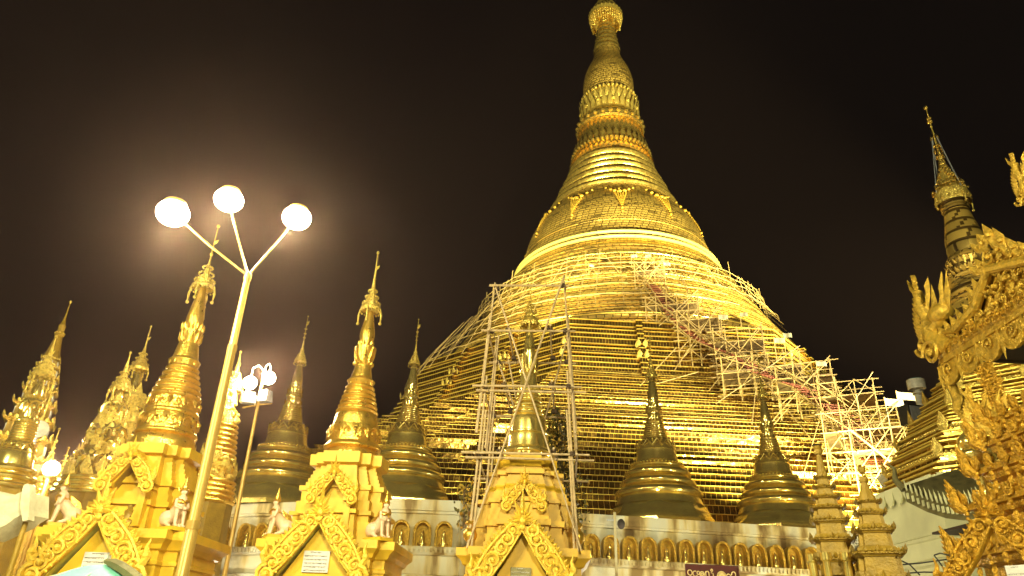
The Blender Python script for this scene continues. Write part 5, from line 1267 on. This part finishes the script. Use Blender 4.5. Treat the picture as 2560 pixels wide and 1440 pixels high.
def eave():
    T = thing('pavilion_roof', 'lavishly carved golden pavilion eave with scalloped fringe and dark underside, jutting in from the right', 'roof', (0, 0, 0))
    z0 = 6.2; x0 = 7.35; ya, yb = 11.25, 4.5; rnd = random.Random(9)
    mb = MB(); mb.tube([(x0, ya, z0), (x0, yb, z0)], .10, 12); mb.box((x0, (ya+yb)/2, z0-.13), (.10, ya-yb, .10)); mb.build('eave_beam', 'eave', T)
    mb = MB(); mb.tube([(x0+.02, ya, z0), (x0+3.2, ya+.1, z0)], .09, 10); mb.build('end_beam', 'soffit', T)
    mb = MB(); pts = []; y = ya-.1
    while y > yb: pts.append((x0-.09, y, z0+rnd.uniform(-.03, .03))); y -= .17
    scrollwork(mb, pts, (-1, 0, 0), (0, 0, 1), .15, rnd); mb.build('beam_scrollwork', 'orange', T)
    mb = MB(); y = ya-.15; i = 0
    while y > yb:      # scalloped hanging fringe
        n = 10; w_ = .26; A = [Vector((x0-.02, y-w_*cos(pi*k/n), z0-.18-.38*sin(pi*k/n)**.7)) for k in range(n+1)]
        mb.extrude2d(A, None, None, (.05, 0, 0), 1.0)
        mb.spiral((x0-.05, y, z0-.30), .12, (0, 1, 0), (0, 0, 1), 1.4, .02, a0=rnd.uniform(0, 6)); mb.spiral((x0-.05, y+.1, z0-.22), .06, (0, 1, 0), (0, 0, 1), 1.2, .015)
        mb.spike((x0-.02, y+w_, z0-.18), (x0-.03, y+w_, z0-.66), .14, .04, (-1, 0, 0))
        mb.tube([p+Vector((-.01, 0, 0)) for p in A], .022, 5); y -= .54
    mb.build('scalloped_fringe', 'eave', T)
    # carved gable wall above the beam
    mb = MB(); top = lambda y: z0+.32+.80*math.exp(-((y-9.45)/.42)**2)+.32*min(1, max(0, 9.9-y))
    A = [Vector((x0+.06, ya, z0+.05)), *[Vector((x0+.06, ya-.2-(ya-.2-yb)*k/24, top(ya-.2-(ya-.2-yb)*k/24)-.15)) for k in range(25)], Vector((x0+.06, yb, z0+.05))]
    mb.extrude2d(A, None, None, (.08, 0, 0), 1.0); mb.build('gable_panel', 'orange', T)
    mb = MB(); pts = []
    y = ya-.25
    while y > yb:
        z = z0+.22
        while z < top(y)-.1: pts.append((x0+.02, y+rnd.uniform(-.05, .05), z)); z += .24
        y -= .25
    scrollwork(mb, pts, (-1, 0, 0), (0, 0, 1), .25, rnd, .8); mb.build('gable_scrollwork', 'eave', T)
    mb = MB(); mb.tube([(x0-.02, ya-.1, z0+.35), (x0-.04, ya-.6, z0+.22), (x0-.04, ya-1.2, z0+.35), (x0-.04, ya-1.7, z0+.75), (x0-.04, ya-2.6, z0+.45), (x0-.04, yb, z0+.4)], [.03, .07, .08, .08, .08, .09], 8); mb.build('serpent_rail', 'eave', T)
    mb = MB(); y = ya-.2
    while y > yb:
        zt = top(y); h_ = rnd.uniform(.16, .32); mb.spike((x0, y, zt-.15), (x0, y+.12, zt+h_), .22, .06, (-1, 0, 0)); mb.spike((x0, y+.1, zt-.1), (x0-.05, y+.25, zt+h_*.6), .14, .05, (-1, 0, 0)); mb.ball((x0-.03, y, zt), .06, 6, 4); y -= .19
    mb.build('flame_cresting', 'eave', T)
    horned(T, (x0-.0, ya+.05, z0+.1), (-1, 0, 0), (0, 1, 0), 1.55, 'eave')
    h2 = MB()
    for k in range(10): h2.spiral((x0-.02, ya+.1+.05*sin(k*2), z0+.05+.1*k), .12, (0, 1, 0), (0, 0, 1), 1.3, .02, a0=k)
    h2.build('corner_scrolls', 'eave', T)
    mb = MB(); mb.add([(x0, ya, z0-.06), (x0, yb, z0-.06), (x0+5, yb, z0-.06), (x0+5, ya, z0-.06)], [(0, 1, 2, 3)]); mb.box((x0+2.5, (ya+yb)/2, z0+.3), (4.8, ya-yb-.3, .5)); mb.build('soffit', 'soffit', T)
    mb = MB(); mb.add([(x0+.15, ya, z0+.2), (x0+.15, yb, z0+.2), (x0+2.5, yb, z0+1.2), (x0+2.5, ya, z0+1.2)], [(0, 1, 2, 3)]); mb.build('roof_slope', 'roofd', T)
    # bracket board hanging under the far corner
    mb = MB(); mb.tube([(x0+.05, ya-.02, z0-.1), (x0+.02, ya+.0, z0-.5), (x0+.12, ya, z0-.75), (x0+.05, ya, z0-.95), (x0+.16, ya, z0-1.25)], [.06, .07, .11, .08, .02], 8); mb.build('corner_bracket', 'eave', T)
    for px_ in (x0+1.6,):
        MB().tube([(px_, 6.0, 0), (px_, 6.0, z0)], .16, 14).build('post', 'orange', T)
eave()
# fragment of the next roof's corner, top right
p_ = G(2556, 455, 9.5)
T = thing('roof_finial', 'small golden flame finial poking in at the upper right edge', 'roof finial', p_, 0)
horned(T, (.05, .0, -.25), (-1, 0, 0), (0, 1, 0), .75, 'eave', 3)
MB().tube([(.1, 0, -.2), (.9, -.6, -.1), (2.6, -1.4, .1)], [.1, .12, .14], 8).build('eave_beam', 'eave', T)
MB().tube([(0, .02, -.25), (-.05, .1, -1.2), (-.12, .2, -2.4)], .004, 4).build('hanging_wire', 'metalg', T)

# ------------------------------------------------------------------ orange-gold carved shrine tower, right edge
def carved_tower():
    cx, cy = 7.35, 8.75
    T = thing('carved_shrine', 'orange-gold carved shrine tower of stacked flame-edged cornices at the right edge', 'shrine', (cx, cy, 0))
    def ca(px, py):
        d = ray(px, py); k = d.x/d.y; a = (cx-k*cy)/(1+k); return CAM.z+d.z/d.y*(cy+a), a
    pts = [ca(2425, 1440), ca(2440, 1330), ca(2462, 1225), ca(2478, 1150), ca(2490, 1085), ca(2500, 1035)]
    rnd = random.Random(15)
    for i in range(len(pts)-1):
        (z0, a0_), (z1, a1_) = pts[i], pts[i+1]
        if i == 0: z0 = 0
        H = z1-z0; a0_ = max(a0_, .3); a1_ = max(a1_, .3); mb = MB()
        s4 = lambda a, z: [(-a, -a, z), (a, -a, z), (a, a, z), (-a, a, z)]
        zc_ = z1-min(.34, H*.5)
        mb.loft([s4(a0_*.86, z0), s4(a0_*.86, zc_-.12), s4(a0_*.96, zc_-.08), s4(a0_*.98, zc_), s4(a0_*1.04, zc_+.01), s4(a0_*1.04, zc_+.08), s4(a1_*.9, z1)], close_top=True); t_ = mb.build('tier', 'orange', T, sharp=15)
        mb = MB(); pA = []; 
        n = max(3, int(a0_*2/.28))
        for k in range(n+1):
            u = -a0_+2*a0_*k/n
            for nx_, ny_, x, y in ((-1, 0, -a0_*1.03, u), (0, -1, u, -a0_*1.03)):
                mb.spiral((x+nx_*.03, y+ny_*.03, zc_+.14), .11, (abs(ny_), abs(nx_), 0), (0, 0, 1), 1.4, .022, a0=rnd.uniform(0, 6), n=10)
                mb.spike((x, y, zc_+.05), (x+nx_*.08, y+ny_*.08, zc_+rnd.uniform(.20, .32)), .16, .04, (nx_, ny_, 0)); mb.ball((x+nx_*.03, y+ny_*.03, zc_-.03), .035, 5, 4); mb.ball((x+nx_*.03, y+ny_*.03, zc_-.1), .03, 5, 4)
                mb.spike((x, y, zc_-.12), (x+nx_*.02, y+ny_*.02, zc_-.30), .12, .04, (nx_, ny_, 0))
        mb.build('flame_cornice', 'orange', t_)
        c = Vector((-a0_*1.02, a0_*1.02, zc_)); mb = MB()
        mb.tube([c, c+Vector((-.08, .08, .10)), c+Vector((-.09, .09, .28)), c+Vector((-.14, .14, .45))], [.07, .08, .05, .01], 8)
        for k in range(5): mb.spike(c+Vector((-.05, .05, .05*k)), c+Vector((-.16, .16, .12+.07*k)), .10, .04, (-1, -1, 0))
        mb.build('corner_horn', 'orange', t_)
    # small gabled niche with plaque low on the left face
    return T, pts
CT, cpts = carved_tower()
T = thing('carved_pilaster', 'slim carved orange-gold pilaster rising against the dark underside of the eave', 'pilaster', G(2505, 1060, 12.4), 0)
mb = MB(); rnd = random.Random(2); zt_ = G(2490, 905, 12.4).z-T.location.z
mb.box((0, 0, zt_/2), (.20, .2, zt_), taper=.6); mb.build('shaft', 'orange', T, sharp=15); mb = MB()
scrollwork(mb, [(rnd.uniform(-.06, .06), -.11, zt_*k/14) for k in range(14)]+[(-.10, rnd.uniform(-.06, .06), zt_*(k+.5)/14) for k in range(13)], (-.5, -.85, 0), (0, 0, 1), .12, rnd); mb.build('scrollwork', 'orange', T)
# gilded serpent ornament standing free of the tower (olive-gold)
p_ = G(2462, 1075, 11.6)
T = thing('serpent_finial', 'olive-gold crested serpent finial below the carved eave', 'finial', p_, 0)
horned(T, (0, 0, -.1), (-.8, -.6, 0), (-.6, .8, 0), .78, 'eave', 6)
MB().tube([(0, 0, -.1), (.3, -.2, -.5), (.9, -.6, -.9)], [.1, .12, .12], 8).build('serpent_neck', 'gild', T)
# polished stacked bell ornament
p_ = G(2456, 1190, 12.6)
T = thing('bell_ornament', 'shiny stacked golden bulb ornament standing between the ribbed pagoda base and the carved tower', 'ornament', (p_.x, p_.y, 0))
zz = p_.z; k = 12.6/F*1.05
MB().lathe([(0, .2), (zz-.5, .18)], 12).build('post', 'ochre', T)
MB().lathe(smoothp([(zz-.5, .18), (zz-.3, .10), (zz-.1, .09), (zz, .13), (zz+.08, .16), (zz+.14, .11), (zz+.2, .12)], 3), 24).build('lower_bulb', 'polish', T)
MB().lathe(smoothp([(zz+.19, .2), (zz+.25, .25), (zz+.33, .26), (zz+.38, .21)], 3), 24).build('dark_disc', 'polish', T)
MB().lathe(smoothp([(zz+.37, .17), (zz+.43, .21), (zz+.52, .22), (zz+.60, .18), (zz+.66, .10), (zz+.74, .13), (zz+.82, .05), (zz+.95, .015)], 3), 24).build('upper_bulb', 'polish', T)

# ------------------------------------------------------------------ small dark-roofed pavilion, lower right
def small_pav():
    T = thing('small_pavilion', 'small pavilion with an upturned dark green roof edge and pale fretwork fringe, lower right', 'pavilion', (0, 0, 0))
    x0, ya, yb, z0 = 8.05, 14.1, 9.0, 4.0
    mb = MB(); n = 12; A = []; B = []
    for i in range(n+1):
        t = i/n; y = ya+(yb-ya)*t; z = z0+.55*max(0, (1-t*3.2))**2+.02; A.append((x0-.25*max(0, 1-t*3)**2, y, z)); B.append((x0+1.6, y+.0, z+.9-.3*max(0, 1-t*3)))
    A2 = [(x+.0, y, z-.30) for x, y, z in A]; B2 = [(x, y, z-.2) for x, y, z in B]; N = n+1
    mb.add(A+B+A2+B2, [(i, i+1, N+i+1, N+i) for i in range(n)]+[(2*N+i+1, 2*N+i, 3*N+i, 3*N+i+1) for i in range(n)]+[(2*N+i, 2*N+i+1, i+1, i) for i in range(n)]+[(0, N, 3*N, 2*N)]); mb.build('roof', 'roofd', T, sharp=25)
    mb = MB()
    for i in range(46):
        t = .02+i/46; y = ya+(yb-ya)*t; z = z0+.55*max(0, (1-t*3.2))**2
        mb.spike((x0-.03-.25*max(0, 1-t*3)**2, y, z-.02), (x0-.05-.25*max(0, 1-t*3)**2, y+.02, z+.22), .08, .02, (-1, 0, 0)); mb.box((x0-.04-.25*max(0, 1-t*3)**2, y, z-.12), (.03, .045, .11))
    mb.build('fretwork', 'wallr', T)
    mb = MB(); mb.tube([(x0-.25, ya, z0+.5), (x0-.32, ya+.12, z0+.72), (x0-.26, ya+.18, z0+.95), (x0-.34, ya+.3, z0+1.1)], [.07, .06, .03, .006], 8); mb.build('upturned_tip', 'roofd', T)
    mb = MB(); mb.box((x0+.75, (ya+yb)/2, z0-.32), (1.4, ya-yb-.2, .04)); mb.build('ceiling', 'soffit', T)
    mb = MB(); mb.box((x0+.5, (ya+yb)/2-.2, z0-.62), (.16, ya-yb-1.0, .18)); mb.build('beam', 'orange', T)
    mb = MB(); rnd = random.Random(3); y = ya-.9
    while y > yb+.6:
        mb.spiral((x0+.40, y, z0-.82), .10, (0, 1, 0), (0, 0, 1), 1.4, .02, a0=rnd.uniform(0, 6)); mb.spike((x0+.41, y, z0-.72), (x0+.40, y, z0-1.05), .16, .04, (-1, 0, 0)); y -= .16
    mb.build('hanging_fretwork', 'orange', T)
    mb = MB(); mb.box((x0+1.5, (ya+yb)/2, 1.6), (.1, ya-yb-1.2, 3.4)); mb.build('inner_wall', 'white', T)
    for y in (ya-.9, ya-2.6, ya-4.2): MB().lathe([(0, .12), (z0-.7, .11), (z0-.66, .16), (z0-.6, .16)], 14, c=(x0+.5, y)).build('column', 'orange', T)
small_pav()
# second carved gable facing the visitor, lower right
p_ = G(2512, 1440, 10.2)
T = thing('carved_gable', 'orange carved flame gable with a marble plaque at the lower right corner', 'gable', (p_.x, p_.y, 0), R(-55))
zz = p_.z
MB().box((0, .25, zz/2-.2), (1.3, .3, zz)).build('gable_wall', 'vault', T)
carved_gable(T, 0, zz+.55, .62, zz-.2, .20, 0.0, seed=31, mats='orange', nsc=5); plaque(T, .12, .05, zz-.02, .22, .26, 9)
T = thing('wire_coil', 'tangled black wire loops against the cream plinth, lower right', 'wire', G(2300, 1400, 11.5), 0)
mb = MB(); base = G(2300, 1400, 11.5)
def wl(pp): return [G(x, y, 11.5)-base for x, y in pp]
for pp in (((2235, 1413), (2300, 1408), (2390, 1395)), ((2335, 1388), (2350, 1383), (2372, 1388), (2390, 1408), (2400, 1440)), ((2250, 1400), (2275, 1412), (2300, 1438)), ((2335, 1388), (2345, 1400), (2362, 1425), (2358, 1445)), ((2235, 1435), (2310, 1430), (2390, 1432))): mb.tube(wl(pp), .010, 5)
mb.build('strand', 'wire', T)

# ------------------------------------------------------------------ the humid night air
hz = MB().box((0, 300, 50.5), (1300, 1300, 103)).build('haze', 'wire', None, smooth=False)
hm = bpy.data.materials.new('humid_air'); hm.use_nodes = True; t = hm.node_tree; t.nodes.clear()
o_ = t.nodes.new('ShaderNodeOutputMaterial'); pv = t.nodes.new('ShaderNodeVolumePrincipled')
pv.inputs['Color'].default_value = (0.95, 0.60, 0.50, 1); pv.inputs['Density'].default_value = 0.0014; pv.inputs['Anisotropy'].default_value = 0.87
t.links.new(pv.outputs[0], o_.inputs['Volume']); hz.data.materials.clear(); hz.data.materials.append(hm); hz['kind'] = 'stuff'

p_ = G(2234, 1172, 33.0)
T = thing('canopy', 'pale sloping sheet canopy at the foot of the stair scaffold beside the ribbed pagoda', 'canopy', p_, 0)
mb = MB(); mb.add([(-.75, 0, -.35), (.9, -.3, .75), (1.3, .8, .35), (-.2, .8, -.55), (-.75, 0, -.43), (.9, -.3, .67), (1.3, .8, .27), (-.2, .8, -.63)], [(0, 1, 2, 3), (7, 6, 5, 4), (0, 4, 5, 1), (1, 5, 6, 2), (2, 6, 7, 3), (3, 7, 4, 0)]); mb.build('sheet', 'white', T)
for lx, ly, lz in ((-.2, .3, -.5), (1, .3, .4)): MB().tube([(lx, ly, lz), (lx, ly, 6-p_.z)], .05, 6).build('leg', 'bamboofar', T)
